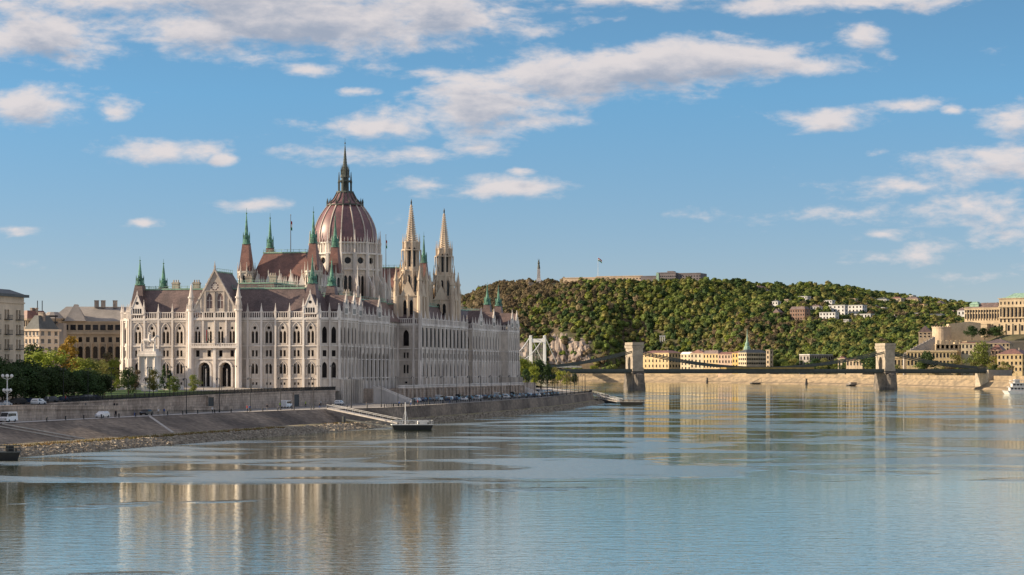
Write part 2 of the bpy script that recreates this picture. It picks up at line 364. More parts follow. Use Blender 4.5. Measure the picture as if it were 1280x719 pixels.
# foundations of the two end pavilions reach down to the quay road
for u0, u1 in ((4.2,26),(236,258)):
    b = MB(); b.box(u0,u1,-5.9,-.5,4.8,13.2)
    for i in range(12): b.box(u0+.3+i*(u1-u0-.6)/11.0-.3, u0+.3+i*(u1-u0-.6)/11.0+.3, -6.7, -5.6, 4.8, 13)
    b.build('plinth', M['stone'], par, PO)
walls.build('wall', M['stone'], par, PO)
trim.build('string_course', M['stone_pale'], par, PO); balu.build('balustrade', M['stone_pale'], par, PO)
# ---- roofs
rf = MB(); cop = MB()
out = [(1,1),(5.5,-4),(24.5,-4),(24.5,0),(71,0),(71,4),(99,4),(99,-5),(163,-5),(163,4),(191,4),(191,0),(237.5,0),(237.5,-4),(256.5,-4),(261,1),(261,69),(4.5,69),(1,64.5)]
deck = MB(); deck.poly([(x,y,33.4) for x,y in out]); deck.build('roof_deck', M['lead'], par, PO)
RR = []
def roofbox(x0,x1,y0,y1,z1,i,z0=33.5,mb=None,iy=None,crest=True):
    (mb or rf).hip(x0,x1,y0,y1,z0,z1,i,iy)
    iy = i if iy is None else iy
    cop.box(x0+i-.25,x1-i+.25,y0+iy-.25,y1-iy+.25,z1-.1,z1+.35)
    if crest:
        for (a,b,c,e) in ((x0+i,x1-i,y0+iy,y0+iy),(x0+i,x1-i,y1-iy,y1-iy),(x0+i,x0+i,y0+iy,y1-iy),(x1-i,x1-i,y0+iy,y1-iy)):
            L_ = max(b-a, e-c); k = max(2,int(L_/2.2))
            for j in range(k+1): cop.box(a+(b-a)*j/k-.06, a+(b-a)*j/k+.06, c+(e-c)*j/k-.06, c+(e-c)*j/k+.06, z1+.3, z1+1.3)
            cop.beam((a,c,z1+1.1),(b,e,z1+1.1),.1,.1)
roofbox(1.6, 26, 3, 67.5, 42.6, 4.2)
rf.add([(-2.3,27.0,35),(-2.3,42.5,35),(-2.3,34.75,48),(13.5,27.0,35),(13.5,42.5,35),(13.5,34.75,48)], [(0,2,5,3),(1,4,5,2),(3,5,4),(0,1,2)])
cop.box(-2.3,13.5,34.6,34.9,47.9,48.3)
for i in range(9): cop.box(-1.8+1.9*i-.05,-1.8+1.9*i+.05,34.7,34.8,48.2,49.2)
cop.beam((-1.8,34.75,49.1),(13.4,34.75,49.1),.08)
def wing(m):
    X = (lambda a: a) if not m else (lambda a: 262-a)
    def rb(x0,x1,*a,**k):
        x0, x1 = X(x0), X(x1); x0, x1 = min(x0,x1), max(x0,x1); roofbox(x0,x1,*a,**k)
    rb(26.2,98, 1.5, 20, 40.8, 4.5); rb(26.2,98, 49, 67.5, 40.8, 4.5)
    rb(27,59, 22, 47, 45.5, 5); rb(85.5,116, 24, 45, 50, 5.5, mb=nrr())
    rb(60.6,84, 22.8, 46.7, 57.6, 4.2, z0=46.3, mb=nrr())
def nrr(): RR.append(MB()); return RR[-1]
wing(False); wing(True)
rf.hip(236.5-.3,260.4,3,67.5,33.5,42.6,4.2); roofbox(101,161,-3.5,20,40.5,5); roofbox(101,161,46,67,41,5)
rf.build('roof', M['roof'], par, PO); [q.build('hall_roof', M['roof_red'], par, PO) for q in RR]; cop.build('roof_cresting', M['copper_light'], par, PO)
# chimneys and dormers
for (x,y,z) in ((20,50,42),(19,57,42),(15,40,42),(40,30,45),(46,41,45),(222,12,40),(226,16,40),(230,20,40.6),(60,10,40),(75,14,40),(208,10,40)):
    b = MB(); b.box(x-.7,x+.7,y-1.2,y+1.2,z-1,z+3.6); b.box(x-.85,x+.85,y-1.35,y+1.35,z+3.0,z+3.3)
    for k in (-.8,0,.8): b.frus(x,y+k,z+3.6,z+4.4,.25,.2,6)
    b.build('chimney', M['stone_dark'], par, PO)
def small_gable(A, B, c, wd=4.4, z0=35.0, zt=40.6):
    ln, d, n = fr(A, B); q = [(c-wd/2,z0-.9),(c+wd/2,z0-.9),(c+wd/2,z0+.8),(c,zt),(c-wd/2,z0+.8)]
    P = lambda s,z,o: (A[0]+d[0]*s+n[0]*o, A[1]+d[1]*s+n[1]*o, z)
    g = MB(); g.add([P(s,z,.62) for s,z in q]+[P(s,z,.2) for s,z in q], [(0,1,2,3,4),(9,8,7,6,5)]+[(i,5+i,5+(i+1)%5,(i+1)%5) for i in range(5)])
    for sg in (-1,1): pp = P(c+sg*(wd/2+.15),0,.5); pinn(g, pp[0], pp[1], z0-.5, z0+4.2, .35); g.beam(P(c+sg*wd/2,z0+.8,.6), P(c,zt+.3,.6), .3, .3)
    pp = P(c,0,.5); pinn(g, pp[0], pp[1], zt, zt+1.6, .22)
    go = g.build('gable', M['stone_pale'], par, PO)
    h = MB(); h.poly([P(c+.55*cos(i*pi/4), 0, .66)[:2]+(z0+3.0+.55*sin(i*pi/4),) for i in range(8)])
    for k in (-1.2,-.4,.4,1.2): h.poly([P(c+k-.25,z0-.4,.66),P(c+k+.25,z0-.4,.66),P(c+k+.25,z0+1.2,.66),P(c+k-.25,z0+1.2,.66)])
    h.build('window', M['glass'], go, PO)
    r = MB(); r.add([P(c-wd/2,z0+.8,.2),P(c+wd/2,z0+.8,.2),P(c,zt,.2),P(c-wd/2,z0+.8,-5),P(c+wd/2,z0+.8,-5),P(c,zt,-5)], [(0,2,5,3),(1,4,5,2)])
    r.build('dormer_roof', M['roof'], par, PO)
small_gable((0,65.3),(0,42.9),2.7); small_gable((0,26.6),(0,0),23.7)
small_gable((5,-5),(25,-5),6); small_gable((5,-5),(25,-5),14.5); small_gable((237,-5),(257,-5),6); small_gable((237,-5),(257,-5),14.5)
small_gable((25,-1.5),(72,-1.5),12.6); small_gable((25,-1.5),(72,-1.5),34.4); small_gable((190,-1.5),(237,-1.5),12.6); small_gable((190,-1.5),(237,-1.5),34.4)
# copper spirelets on steep corner roofs
def spirelet(x, y, zr0, zr1, rb0, rt, zt, name='corner_spire', mt=None):
    t = MB(); t.frus(x,y,zr0,zr1,rb0*1.414,rt*1.414,4,pi/4); o = t.build(name, mt or M['roof'], par, PO)
    g = MB(); h = zt-zr1
    g.frus(x,y,zr1-.1,zr1+.35,rt*1.35,rt*1.35,8,pi/8); g.frus(x,y,zr1+.3,zr1+h*.16,rt*.9,rt*.8,8,pi/8)
    for k in range(8):
        a = k*pi/4; g.beam((x+rt*1.1*cos(a),y+rt*1.1*sin(a),zr1+.3),(x+rt*1.05*cos(a),y+rt*1.05*sin(a),zr1+h*.26),.2,.2)
        g.frus(x+rt*1.05*cos(a),y+rt*1.05*sin(a),zr1+h*.24,zr1+h*.34,.17,.03,4)
    g.frus(x,y,zr1+h*.16,zr1+h*.24,rt*1.1,rt*.9,8,pi/8); g.frus(x,y,zr1+h*.22,zr1+h*.85,rt*.62,.1,8,pi/8); g.frus(x,y,zr1+h*.8,zt,.09,.04,5)
    g.frus(x,y,zr1+h*.83,zr1+h*.86,.3,.3,6)
    g.build('copper_spire', M['copper'], o, PO)
for m in (0,1):
    X = (lambda a: a) if not m else (lambda a: 262-a)
    for (x,y) in ((5,4),(25,4),(5,64),(25,64)): spirelet(X(x), y, 33.5, 44.2, 3.0, 1.25, 53.8)
# chamber halls: walls, corner turrets
for m in (0,1):
    x0, x1 = (60,84.5) if not m else (177.5,202)
    hw = MB(); w = []; c = [(x0,47.2),(x0,22.3),(x1,22.3),(x1,47.2)]
    for a, b in zip(c, c[1:]+c[:1]):
        ln = fr(a,b)[0]; k = 6
        facade(hw, a, b, 33, 46.5, [(ln*(i+.1)/k, ln*(i+.9)/k, [[('lancet', ln*(i+.5)/k, 36.5, 1.8, 7.5)]]) for i in range(k)], .5, w)
    for q in w: WIN.add(q, 7-5*m)
    ho = hw.build('hall_wall', M['stone'], par, PO)
    for a, b in zip(c[:3], c[1:]):
        ln, d, n = fr(a,b)
        for i in range(5):
            g = MB(); s = ln*(i+1)/6
            P = lambda s,z,o: (a[0]+d[0]*s+n[0]*o, a[1]+d[1]*s+n[1]*o, z)
            g.add([P(s-1.5,45.8,.4),P(s+1.5,45.8,.4),P(s,50.2,.4),P(s-1.5,45.8,-.4),P(s+1.5,45.8,-.4),P(s,50.2,-.4),P(s,50.0,-3.2)],[(0,1,2),(1,4,5,2),(0,2,5,3),(3,5,6),(4,6,5)])
            p = P(s,0,.3); pinn(g,p[0],p[1],50,51.6,.2)
            for sg in (-1.7,1.7): p = P(s+sg,0,.3); pinn(g,p[0],p[1],45.5,49.2,.3)
            g.build('dormer', M['stone_pale'], ho, PO)
    for (x,y) in ((x0,47.2),(x0,22.3),(x1,22.3),(x1,47.2)):
        t = MB(); w = []; r = 2.9
        oc = [(x+r*cos(k*pi/4+pi/8), y+r*sin(k*pi/4+pi/8)) for k in range(8)]
        for a, b in zip(oc, oc[1:]+oc[:1]):
            ln = fr(a,b)[0]; facade(t, a, b, 33, 50.5, [(.2,ln-.2,[[('lancet',ln/2,46,1.1,3.6)],[('lancet',ln/2,39,1.0,5)]])], .4, w)
        t.frus(x,y,50.4,51,3.2,3.2,8,pi/8); t.frus(x,y,44.6,45.1,3.2,3.2,8,pi/8)
        for k in range(8): pinn(t, x+3.0*cos(k*pi/4+pi/8), y+3.0*sin(k*pi/4+pi/8), 48.5, 54.2, .3)
        o = t.build('turret', M['stone'], par, PO)
        ww = MB(); [ww.merge(q) for q in w]; ww.build('window', M['glass'], o, PO)
        spirelet(x, y, 50.8, 60.6, 2.2, 1.15, 73.5, 'turret_roof', M['roof_red'])
    b = MB(); xc = (x0+x1)/2; b.frus(xc,35,57,71.5,.16,.08,6); b.frus(xc,35,71.4,71.8,.2,.1,6); b.build('flagpole', M['iron'], par, PO)
    fl = MB(); ww_ = [(0,0),(.35,.15),(.5,-.1),(.9,-.25)]
    for i in range(3):
        z = 68.6-i*1.1
        for (a,b_),(c_,e) in zip(ww_,ww_[1:]): fl.add([(xc+.1+a,35+b_,z+1.1-a*.6),(xc+.1+c_,35+e,z+1.1-c_*.6),(xc+.1+c_,35+e,z-c_*.6),(xc+.1+a,35+b_,z-a*.6)],[(0,1,2,3)],i)
    M.setdefault('flag_red', mat('red_cloth',(.5,.03,.03))); M.setdefault('flag_green', mat('green_cloth',(.02,.2,.06)))
    fl.build('flag', [M['flag_red'],M['white'],M['flag_green']], par, PO)
# ---- dome
DX, DY = 131.0, 33.6
dr = MB(); w = []; n16 = 16; r = 13.2
oc = [(DX+r*cos((k+.5)*2*pi/n16), DY+r*sin((k+.5)*2*pi/n16)) for k in range(n16)]
for a, b in zip(oc, oc[1:]+oc[:1]):
    ln = fr(a,b)[0]; c = ln/2
    facade(dr, a, b, 33, 60.2, [(.3,ln-.3,[[('lancet',c-.85,40.8,1.25,11.2),('lancet',c+.85,40.8,1.25,11.2)],[('circle',c,57.6,2.6,0)]])], .8, w)
dr.poly([(x,y,60.2) for x,y in oc])
dro = dr.build('drum', M['stone'], par, PO)
for q in w: q.build('window', M['glass'], dro, PO)
dm = MB()
for z, t, rr_ in ((54.0,.6,13.7),(60.0,.6,13.9),(39.8,.6,14.1),(64.2,.5,13.1)): dm.lathe(DX,DY,[(rr_-1,z),(rr_,z),(rr_,z+t),(rr_-1,z+t)],32)
for k in range(n16*4):      # slotted gallery below the shell
    a = 2*pi*k/(n16*4); x, y = DX+12.7*cos(a), DY+12.7*sin(a); dm.frus(x,y,60.5,64.3,.26,.26,4,a+pi/4)
dm.lathe(DX,DY,[(12.0,60.3),(12.0,64.4)],32)
for k in range(n16):
    a = 2*pi*(k+.5)/n16; c, s_ = cos(a), sin(a)
    dm.beam((DX+13.9*c,DY+13.9*s_,33.4),(DX+13.7*c,DY+13.7*s_,60.4),1.1,1.0)      # pier on each corner
    for rr_, zt in ((17.2,55.5),(13.6,69.5)):
        pinn(dm, DX+rr_*c, DY+rr_*s_, 40 if rr_ > 15 else 60, zt, .55 if rr_ > 15 else .4)
    dm.frus(DX+17.2*c,DY+17.2*s_,33,47,.75,.7,4,a+pi/4)
    dm.beam((DX+17*c,DY+17*s_,47),(DX+13.5*c,DY+13.5*s_,53),.4,.7)
    for j in range(3):
        a2 = 2*pi*(k+.5+(j+1)/4)/n16; pinn(dm, DX+13.2*cos(a2), DY+13.2*sin(a2), 64.5, 66.6, .16)
dm.build('drum_buttress', M['stone_pale'], dro, PO)
prof = [(12.1,64.4),(12.15,66),(12.0,68),(11.6,70.2),(10.95,72.2),(10.1,74.1),(9.0,76),(7.8,77.7),(6.7,79.1)]
sh = MB(); sh.lathe(DX,DY,prof,64); sho = sh.build('dome', M['dome'], par, PO, smooth=True)
rb = MB()
for k in range(n16):
    a = 2*pi*(k+.5)/n16
    for (r0,z0),(r1,z1) in zip(prof,prof[1:]): rb.beam((DX+(r0+.12)*cos(a),DY+(r0+.12)*sin(a),z0),(DX+(r1+.12)*cos(a),DY+(r1+.12)*sin(a),z1),.38,.4)
rb.build('rib', M['stone'], sho, PO)
cp = MB(); cp.lathe(DX,DY,[(6.7,79.0),(7.0,79.4),(6.6,79.9),(5.3,80.7),(4.3,81.9),(3.5,83.4),(3.1,84.2)],32)
cpo = cp.build('dome_cap', M['dome'], par, PO, smooth=True)
cr = MB()
for k in range(n16):
    a = 2*pi*(k+.5)/n16; pinn(cr, DX+6.9*cos(a), DY+6.9*sin(a), 79.3, 82.0, .28)
    P_ = [(6.6,79.9),(5.4,80.8),(4.4,82.0),(3.6,83.5),(3.2,84.3)]
    for (r0,z0),(r1,z1) in zip(P_,P_[1:]): cr.beam((DX+r0*cos(a),DY+r0*sin(a),z0),(DX+r1*cos(a),DY+r1*sin(a),z1),.25,.3)
cr.lathe(DX,DY,[(6.4,79.0),(7.2,79.1),(7.2,79.5),(6.4,79.6)],32)
cr.build('collar', M['bronze'], cpo, PO)
la = MB(); la.frus(DX,DY,84,84.7,3.5,3.3,8,pi/8); la.frus(DX,DY,84.6,90,1.5,1.4,8,pi/8); la.frus(DX,DY,88.3,88.8,2.7,2.7,8,pi/8); la.frus(DX,DY,90,91,1.9,1.7,8,pi/8); la.frus(DX,DY,91,93.2,1.1,1.0,8,pi/8)
for k in range(8):
    a = k*pi/4; pinn(la, DX+2.5*cos(a), DY+2.5*sin(a), 84.6, 92.2, .34); pinn(la, DX+1.5*cos(a+pi/8), DY+1.5*sin(a+pi/8), 90.8, 95, .2)
la.frus(DX,DY,93.1,102.5,.95,.12,8,pi/8)
for i in range(8): la.frus(DX,DY,93.8+i*1.0,94.0+i*1.0,.98-i*.1,.98-i*.1,8,pi/8)
la.frus(DX,DY,102.4,105.2,.1,.05,5); la.frus(DX,DY,103,103.4,.3,.3,6)
la.build('lantern_spire', M['bronze'], par, PO)
bb = MB(); bb.hip(110,152,14,53,33.5,43.5,5); bb.build('dome_skirt_roof', M['roof_red'], par, PO)
# ---- twin river towers
def tower(cx, cy, pr):
    t = MB(); w = []; h = 4.4; c = [(cx-h,cy+h),(cx-h,cy-h),(cx+h,cy-h),(cx+h,cy+h)]
    for a, b in zip(c, c[1:]+c[:1]):
        facade(t, a, b, 32, 43.6, [(1.0,7.8,[[('lancet',3.2,35.2,1.35,6.8)],[('lancet',5.6,35.2,1.35,6.8)]])], .6, w)
        L_, d, n = fr(a,b)
        for z in (33.6,43.2): sbox(t, a, d, n, 0, L_, 0, .35, z, z+.45)
        for s in (4.4,): sbox(t, a, d, n, s-.2, s+.2, 0, .5, 33, 44)
        g = [(1.6,43.5),(7.2,43.5),(4.4,49.2)]
        P = lambda s,z,o: (a[0]+d[0]*s+n[0]*o, a[1]+d[1]*s+n[1]*o, z)
        t.add([P(s,z,.4) for s,z in g]+[P(s,z,0) for s,z in g],[(0,1,2),(5,4,3),(0,2,5,3),(1,4,5,2)])
        p = P(4.4,0,.2); pinn(t,p[0],p[1],49,51,.25)
    for sx in (-1,1):
        for sy in (-1,1):
            x, y = cx+sx*4.5, cy+sy*4.5
            t.frus(x,y,30,45,1.15,.9,8,pi/8); pinn(t,x,y,45,54.5,.75,8)
            for (dx,dy) in ((1.0,0),(-1.0,0),(0,1.0),(0,-1.0)): pinn(t,x+dx,y+dy,43.5,48,.25)
            t.beam((x,y,47),(cx+sx*2.4,cy+sy*2.4,52),.4,.7)
    def octs(r0, z0, z1, lz0, lh, lw):
        oc = [(cx+r0*cos(k*pi/4+pi/8), cy+r0*sin(k*pi/4+pi/8)) for k in range(8)]
        for a, b in zip(oc, oc[1:]+oc[:1]):
            ln = fr(a,b)[0]; facade(t, a, b, z0, z1, [(.15,ln-.15,[[('lancet',ln/2,lz0,lw,lh)]])], .45, w)
        for x,y in oc: t.beam((x,y,z0),(x,y,z1+.3),.4,.4); 
        return oc
    o1 = octs(3.6, 43.5, 52.6, 45.0, 6.2, 1.25)
    for x,y in o1: pinn(t, cx+(x-cx)*1.12, cy+(y-cy)*1.12, 50.5, 57, .36); pinn(t, cx+(x-cx)*1.32, cy+(y-cy)*1.32, 43.5, 52.5, .3); t.beam((cx+(x-cx)*1.3,cy+(y-cy)*1.3,49),(x,y,51.5),.2,.3)
    t.frus(cx,cy,52.5,53.1,3.9,3.9,8,pi/8)
    o2 = octs(2.7, 53, 63.2, 54.2, 7.2, 1.0)
    t.frus(cx,cy,60.2,60.6,3.7,3.7,8,pi/8)
    for x,y in o2: pinn(t, cx+(x-cx)*1.15, cy+(y-cy)*1.15, 60.5, 66.5, .26); t.frus(cx+(x-cx)*1.3, cy+(y-cy)*1.3, 56, 60.3, .15, .3, 4)
    t.frus(cx,cy,63.1,63.7,2.9,2.6,8,pi/8)
    o = t.build('tower', M['stone_tower'], par, PO)
    for q in w: q.build('window', M['glass'], o, PO)
    s = MB(); s.frus(cx,cy,63.6,76.8,1.75,.2,8,pi/8)
    for i in range(16):
        z = 64.0+i*.82; rr_ = 1.85-(z-63.6)/13.2*1.67
        for k in range(8): a = k*pi/4+pi/8; s.frus(cx+(rr_+.16)*cos(a), cy+(rr_+.16)*sin(a), z, z+.5, .30*(1.15-i/24), .12, 4)
        s.frus(cx,cy,z+.05,z+.3,rr_+.2,rr_+.05,8,pi/8)
    s.frus(cx,cy,76.5,77.2,.4,.3,8); s.build('spire', M['stone_tower'], o, PO)
    f = MB(); f.frus(cx,cy,77.1,78.2,.22,.3,8); f.frus(cx,cy,78.2,78.8,.3,.14,8); f.frus(cx,cy,78.8,79.3,.16,.05,6); f.build('finial_statue', M['iron'], o, PO)
tower(107, .2, 9); tower(153, .2, 5)
# flag above the balcony
fg = MB(); x = -4.1; y = 42.9-6.15
fg.beam((-2.4,y,25.5),(-4.6,y,29.5),.12,.12,3)
for i in range(3): fg.add([(x-.35+i*.35-.3,y+.1,29.0-i*.2),(x-.35+i*.35+.05,y-.1,29.2-i*.2),(x-.35+i*.35+.05,y-.1,25.5),(x-.35+i*.35-.3,y+.1,25.3)],[(0,1,2,3)],i)
fg.build('flag', [M['flag_red'],M['white'],M['flag_green'],M['iron']], par, PO)
WIN.done(); BUT.done(); PIN.done()
# ================================================================== RIVER, BANKS, GROUND
def zone(pts, k): return [p[k] for p in pts]
# u, waterline v, riprap top v, ledge v, quay edge v
BK = [(-900,-38,-32.5,-25,-17),(-420,-40,-34.5,-27,-19),(-300,-41,-36,-29.5,-20),(-220,-43.5,-38.5,-32.3,-21),(-160,-45,-40,-34,-22.5),(-110,-45.5,-40,-36,-28),(-85,-46,-41,-38,-33),(-62,-46,-43,-41.9,-41),
      (49,-44.5,-42,-41.1,-40.4),(120,-42,-39.5,-38.6,-37.9),(191,-38,-35.5,-34.6,-33.9),(266,-31,-28.5,-27.4,-26.6),(350,-22.5,-20,-18.6,-17.8),(375,-19,-16.5,-15.1,-14.3),(398,-13,-11,-9.6,-8.8),
      (430,2,4.5,6,7),(461,10,12.5,14,15),(701,79,82,83,84),(1016,167,170,171,172),(1764,359,363,364,365),(2690,787,790,792,794),(4500,2000,2004,2006,2008)]
def bank(u, k): return interp(u, [(p[0], p[k]) for p in BK])
ZR, ZL, ZQ = 1.25, 1.7, 5.2
US = [-900,-600,-480]+[-420+12*i for i in range(75)]+[500,560,640,701,850,1016,1300,1764,2200,2690,4500]
def strip(name, fa, fb, m, kind='structure', jag=0, us=US, label=None, mid=0):
    """a sheet between two lines given as functions u -> (v, z)"""
    mb = MB(); rows = []
    for u in us:
        (va,za),(vb,zb) = fa(u), fb(u); r = []
        for k in range(mid+2):
            t = k/(mid+1); j = jag*(random.random()-.5) if 0 < k < mid+1 else 0
            r.append(uvw(u, lerp(va,vb,t), lerp(za,zb,t)+j))
        rows.append(r)
    n = mid+2
    for r in rows: mb.v += [tuple(p) for p in r]
    for i in range(len(rows)-1):
        for k in range(n-1): mb.f.append((i*n+k, (i+1)*n+k, (i+1)*n+k+1, i*n+k+1)); mb.m.append(0)
    o = mb.build(name, m); o['kind'] = kind
    return o
fine = [-420+3*i for i in range(290)]
strip('river_margin', lambda u:(bank(u,1)-3.0,-.7), lambda u:(bank(u,2),ZR), M['rock'])
strip('silt_ledge', lambda u:(bank(u,2)-.02,ZR-.01), lambda u:(bank(u,3),ZL), M['silt'], us=[-900,-600]+fine[:], jag=.25, mid=2)
strip('embankment', lambda u:(bank(u,3),ZL), lambda u:(bank(u,4),ZQ), M['slope'])
strip('quay_kerb', lambda u:(bank(u,4)-.15,ZQ+.12), lambda u:(bank(u,4)+.7,ZQ+.13), M['promenade'])
# where the walls behind the quay stand
def vw1(u):     # front retaining wall
    return interp(u, [(-900,-13),(-112,-13),(-104,-8.5),(-9,-8.5),(-8,-5.6),(262,-5.6),(300,-2),(330,4),(400,14),(460,30),(1016,190),(2690,800),(4500,2030)])
def vq(u): return bank(u,4)
strip('promenade', lambda u:(vq(u)+.6,ZQ+.005), lambda u:(min(vq(u)+5.2, vw1(u)-1),ZQ+.005), M['promenade'])
strip('quay_road', lambda u:(min(vq(u)+5.2, vw1(u)-1),ZQ-.05), lambda u:(vw1(u)+.5,ZQ-.05), mat('pale_worn_asphalt',(.25,.24,.23),.9,.15,.1,2))
mk = MB()
for i in range(60):
    u = -330+7*i; vv = lerp(vq(u)+3.2, vw1(u), .5)
    q = [uvw(u,vv-.08,ZQ-.04), uvw(u+3,vv-.08,ZQ-.04), uvw(u+3,vv+.08,ZQ-.04), uvw(u,vv+.08,ZQ-.04)]; mk.poly(q)
mo = mk.build('lane_marking', M['white']); mo['kind'] = 'structure'
def zu(u, v):   # height of the upper level
    a = interp(u, [(-900,7.6),(-250,7.9),(-190,8.4),(-120,9.0),(-60,9.3),(300,9.6),(345,8.6),(400,7.2),(600,7)])
    k = sstep(-5, 30, v)*interp(u, [(-120,0),(-50,1.0),(250,1.0),(320,0)])
    return a + 1.0*k
# upper ground sheet, out to the horizon
vs_ = [0,.4,1.5,4,8,14,20,30,40,55,75,100,200,500,1500,6000,20000]
us_ = [-9000,-3000,-900,-600]+[-420+15*i for i in range(60)]+[500,560,640,701,850,1016,1300,1764,2200,2690,4500]
gb = MB()
def vback(u): return interp(u, [(-900,-8.5),(-104,-8.5),(-9,-8.5),(-8,-5.5),(29,-5.5),(30,-5.4),(262,-5.4),(300,-1.9),(330,4.1),(400,14.1),(460,30),(1016,190),(2690,800),(4500,2030)])
for u in us_:
    for dv in vs_: gb.v.append(tuple(uvw(u, vback(u)+dv, zu(u, vback(u)+dv))))
n = len(vs_)
for i in range(len(us_)-1):
    for k in range(n-1): gb.f.append((i*n+k,(i+1)*n+k,(i+1)*n+k+1,i*n+k+1)); gb.m.append(0)
struct(gb.build('ground', M['earth']))
bed = MB(); bed.box(-25000,25000,-2000,40000,-6,-5); struct(bed.build('river_bed', M['earth']))
def sheet(name, u0, u1, v0, v1, m, dz=.03, nu=12, nv=4, kind='structure'):
    b = MB()
    for i in range(nu+1):
        for j in range(nv+1):
            u, v = lerp(u0,u1,i/nu), lerp(v0,v1,j/nv); b.v.append(tuple(uvw(u,v,zu(u,v)+dz)))
    for i in range(nu):
        for j in range(nv): a = i*(nv+1)+j; b.f.append((a,a+nv+1,a+nv+2,a+1)); b.m.append(0)
    o = b.build(name, m); o['kind'] = kind; return o
sheet('plaza', -60, 2, -6, 90, M['plaza'], .05, 14, 12)
sheet('path', -140, -60, -6.5, 2, M['plaza'], .05)
lw = sheet('lawn', -150, -64, 4, 40, M['grass'], .12, 20, 10); lw['kind'] = 'stuff'
tag(lw, 'short green lawn beside the dark shaded tree grove', 'grass')
sheet('upper_road', -420, -150, -7, -.5, M['asphalt'], .05, 30, 2)
sheet('upper_road', 262, 420, 8, 20, M['asphalt'], .05, 20, 2)
# walls: long low ones, each a thing
def wallmesh(us, vf, z0f, z1f, t=.6, cope=.25, m=None, name='retaining_wall', label='', rails=True, parent=None):
    b = MB()
    for a, c in zip(us, us[1:]):
        pa, pc = uvw(a,vf(a)), uvw(c,vf(c)); d = (pc-pa).normalized(); nn = Vector((d.y,-d.x,0))
        def q(p,z,o): return tuple(Vector((p.x,p.y,0))+nn*o+Vector((0,0,z)))
        for (o0,o1,zz0,zz1) in ((-t,0,z0f,z1f),(-t-.1,.15,lambda u:z1f(u),lambda u:z1f(u)+cope)):
            b.add([q(pa,zz0(a),o0),q(pa,zz0(a),o1),q(pc,zz0(c),o1),q(pc,zz0(c),o0),q(pa,zz1(a),o0),q(pa,zz1(a),o1),q(pc,zz1(c),o1),q(pc,zz1(c),o0)],
                  [(0,1,2,3),(7,6,5,4),(0,4,5,1),(1,5,6,2),(2,6,7,3),(3,7,4,0)])
    o = b.build(name, m or M['wallstone'], parent)
    if label: tag(o, label, 'wall')
    return o
rg = lambda a,b,s: [a+(b-a)*i/max(1,round((b-a)/s)) for i in range(max(1,round((b-a)/s))+1)]
zramp = lambda u: interp(u, [(-900,7.6),(-235,7.6),(-112,ZQ+.05)])
wallmesh(rg(-420,-112,8), lambda u:-13, lambda u:4.6, lambda u: zramp(u)+.75, label='low grey stone wall holding up the ramp beside the lower quay road')
strip('ramp_road', lambda u:(-13.4,zramp(u)), lambda u:(-8.3,zramp(u)), M['plaza'], us=rg(-420,-112,10))
wallmesh(rg(-215,-9,8), lambda u:-8.4, lambda u:4.6, lambda u: zu(u,-8.4)+.2, label='grey stone retaining wall below the dark balustrade north of the parliament')
wallmesh(rg(262,300,8)+[330], lambda u:vw1(u)-.05, lambda u:4.6, lambda u: zu(u,vw1(u))+.6, label='stone retaining wall below the trees past the far end of the parliament')
# dark iron balustrade on the wall
def railing(us, vf, zf, label, h=1.05, m='iron', st=.3, pst=2.5, cat='railing'):
    t = None; b = MB(); L_ = 0
    for a, c in zip(us, us[1:]):
        pa, pc = uvw(a,vf(a),zf(a)), uvw(c,vf(c),zf(c)); ln = (pc-pa).length
        for z in (.12, h): b.beam(pa+Vector((0,0,z)), pc+Vector((0,0,z)), .09, .09)
        k = max(1,int(ln/st))
        for i in range(k): p = pa.lerp(pc, i/k); b.beam(p, p+Vector((0,0,h)), .08, .08, n=3)
        k = max(1,int(ln/pst))
        for i in range(k): p = pa.lerp(pc, i/k); b.beam(p, p+Vector((0,0,h+.15)), .14, .14)
    return tag(b.build('railing', M[m]), label, cat)
gt = []
for u0_,wd_ in ((-117,4.2),(-47,4.6)):
    b = MB(); b.box(-wd_/2,wd_/2,-.12,.4,0,3.6); b.box(-wd_/2-.3,-wd_/2,-.2,.4,0,3.9,1); b.box(wd_/2,wd_/2+.3,-.2,.4,0,3.9,1); b.box(-wd_/2-.3,wd_/2+.3,-.2,.4,3.6,4.0,1)
    vv = -8.35 if u0_ > -104 else -13.0
    tag(place(b.build('gateway', [M['iron'],M['wallstone']]), uvw(u0_,-8.5 if u0_>-104 else -8.6,ZQ), PHI), 'dark gateway in the quay retaining wall %s' % ('below the portal arches' if u0_ < -100 else 'close to the white van with lime vested people'), 'gateway')
railing(rg(-205,-9,8), lambda u:-8.5, lambda u: zu(u,-8.4)+.45, 'dark iron balustrade along the top of the wall north of the parliament', st=.22)
railing(rg(-60,400,10), lambda u:vq(u)+.3, lambda u: ZQ+.13, 'thin dark railing on the quay edge below the parliament', h=.9, st=1.2)
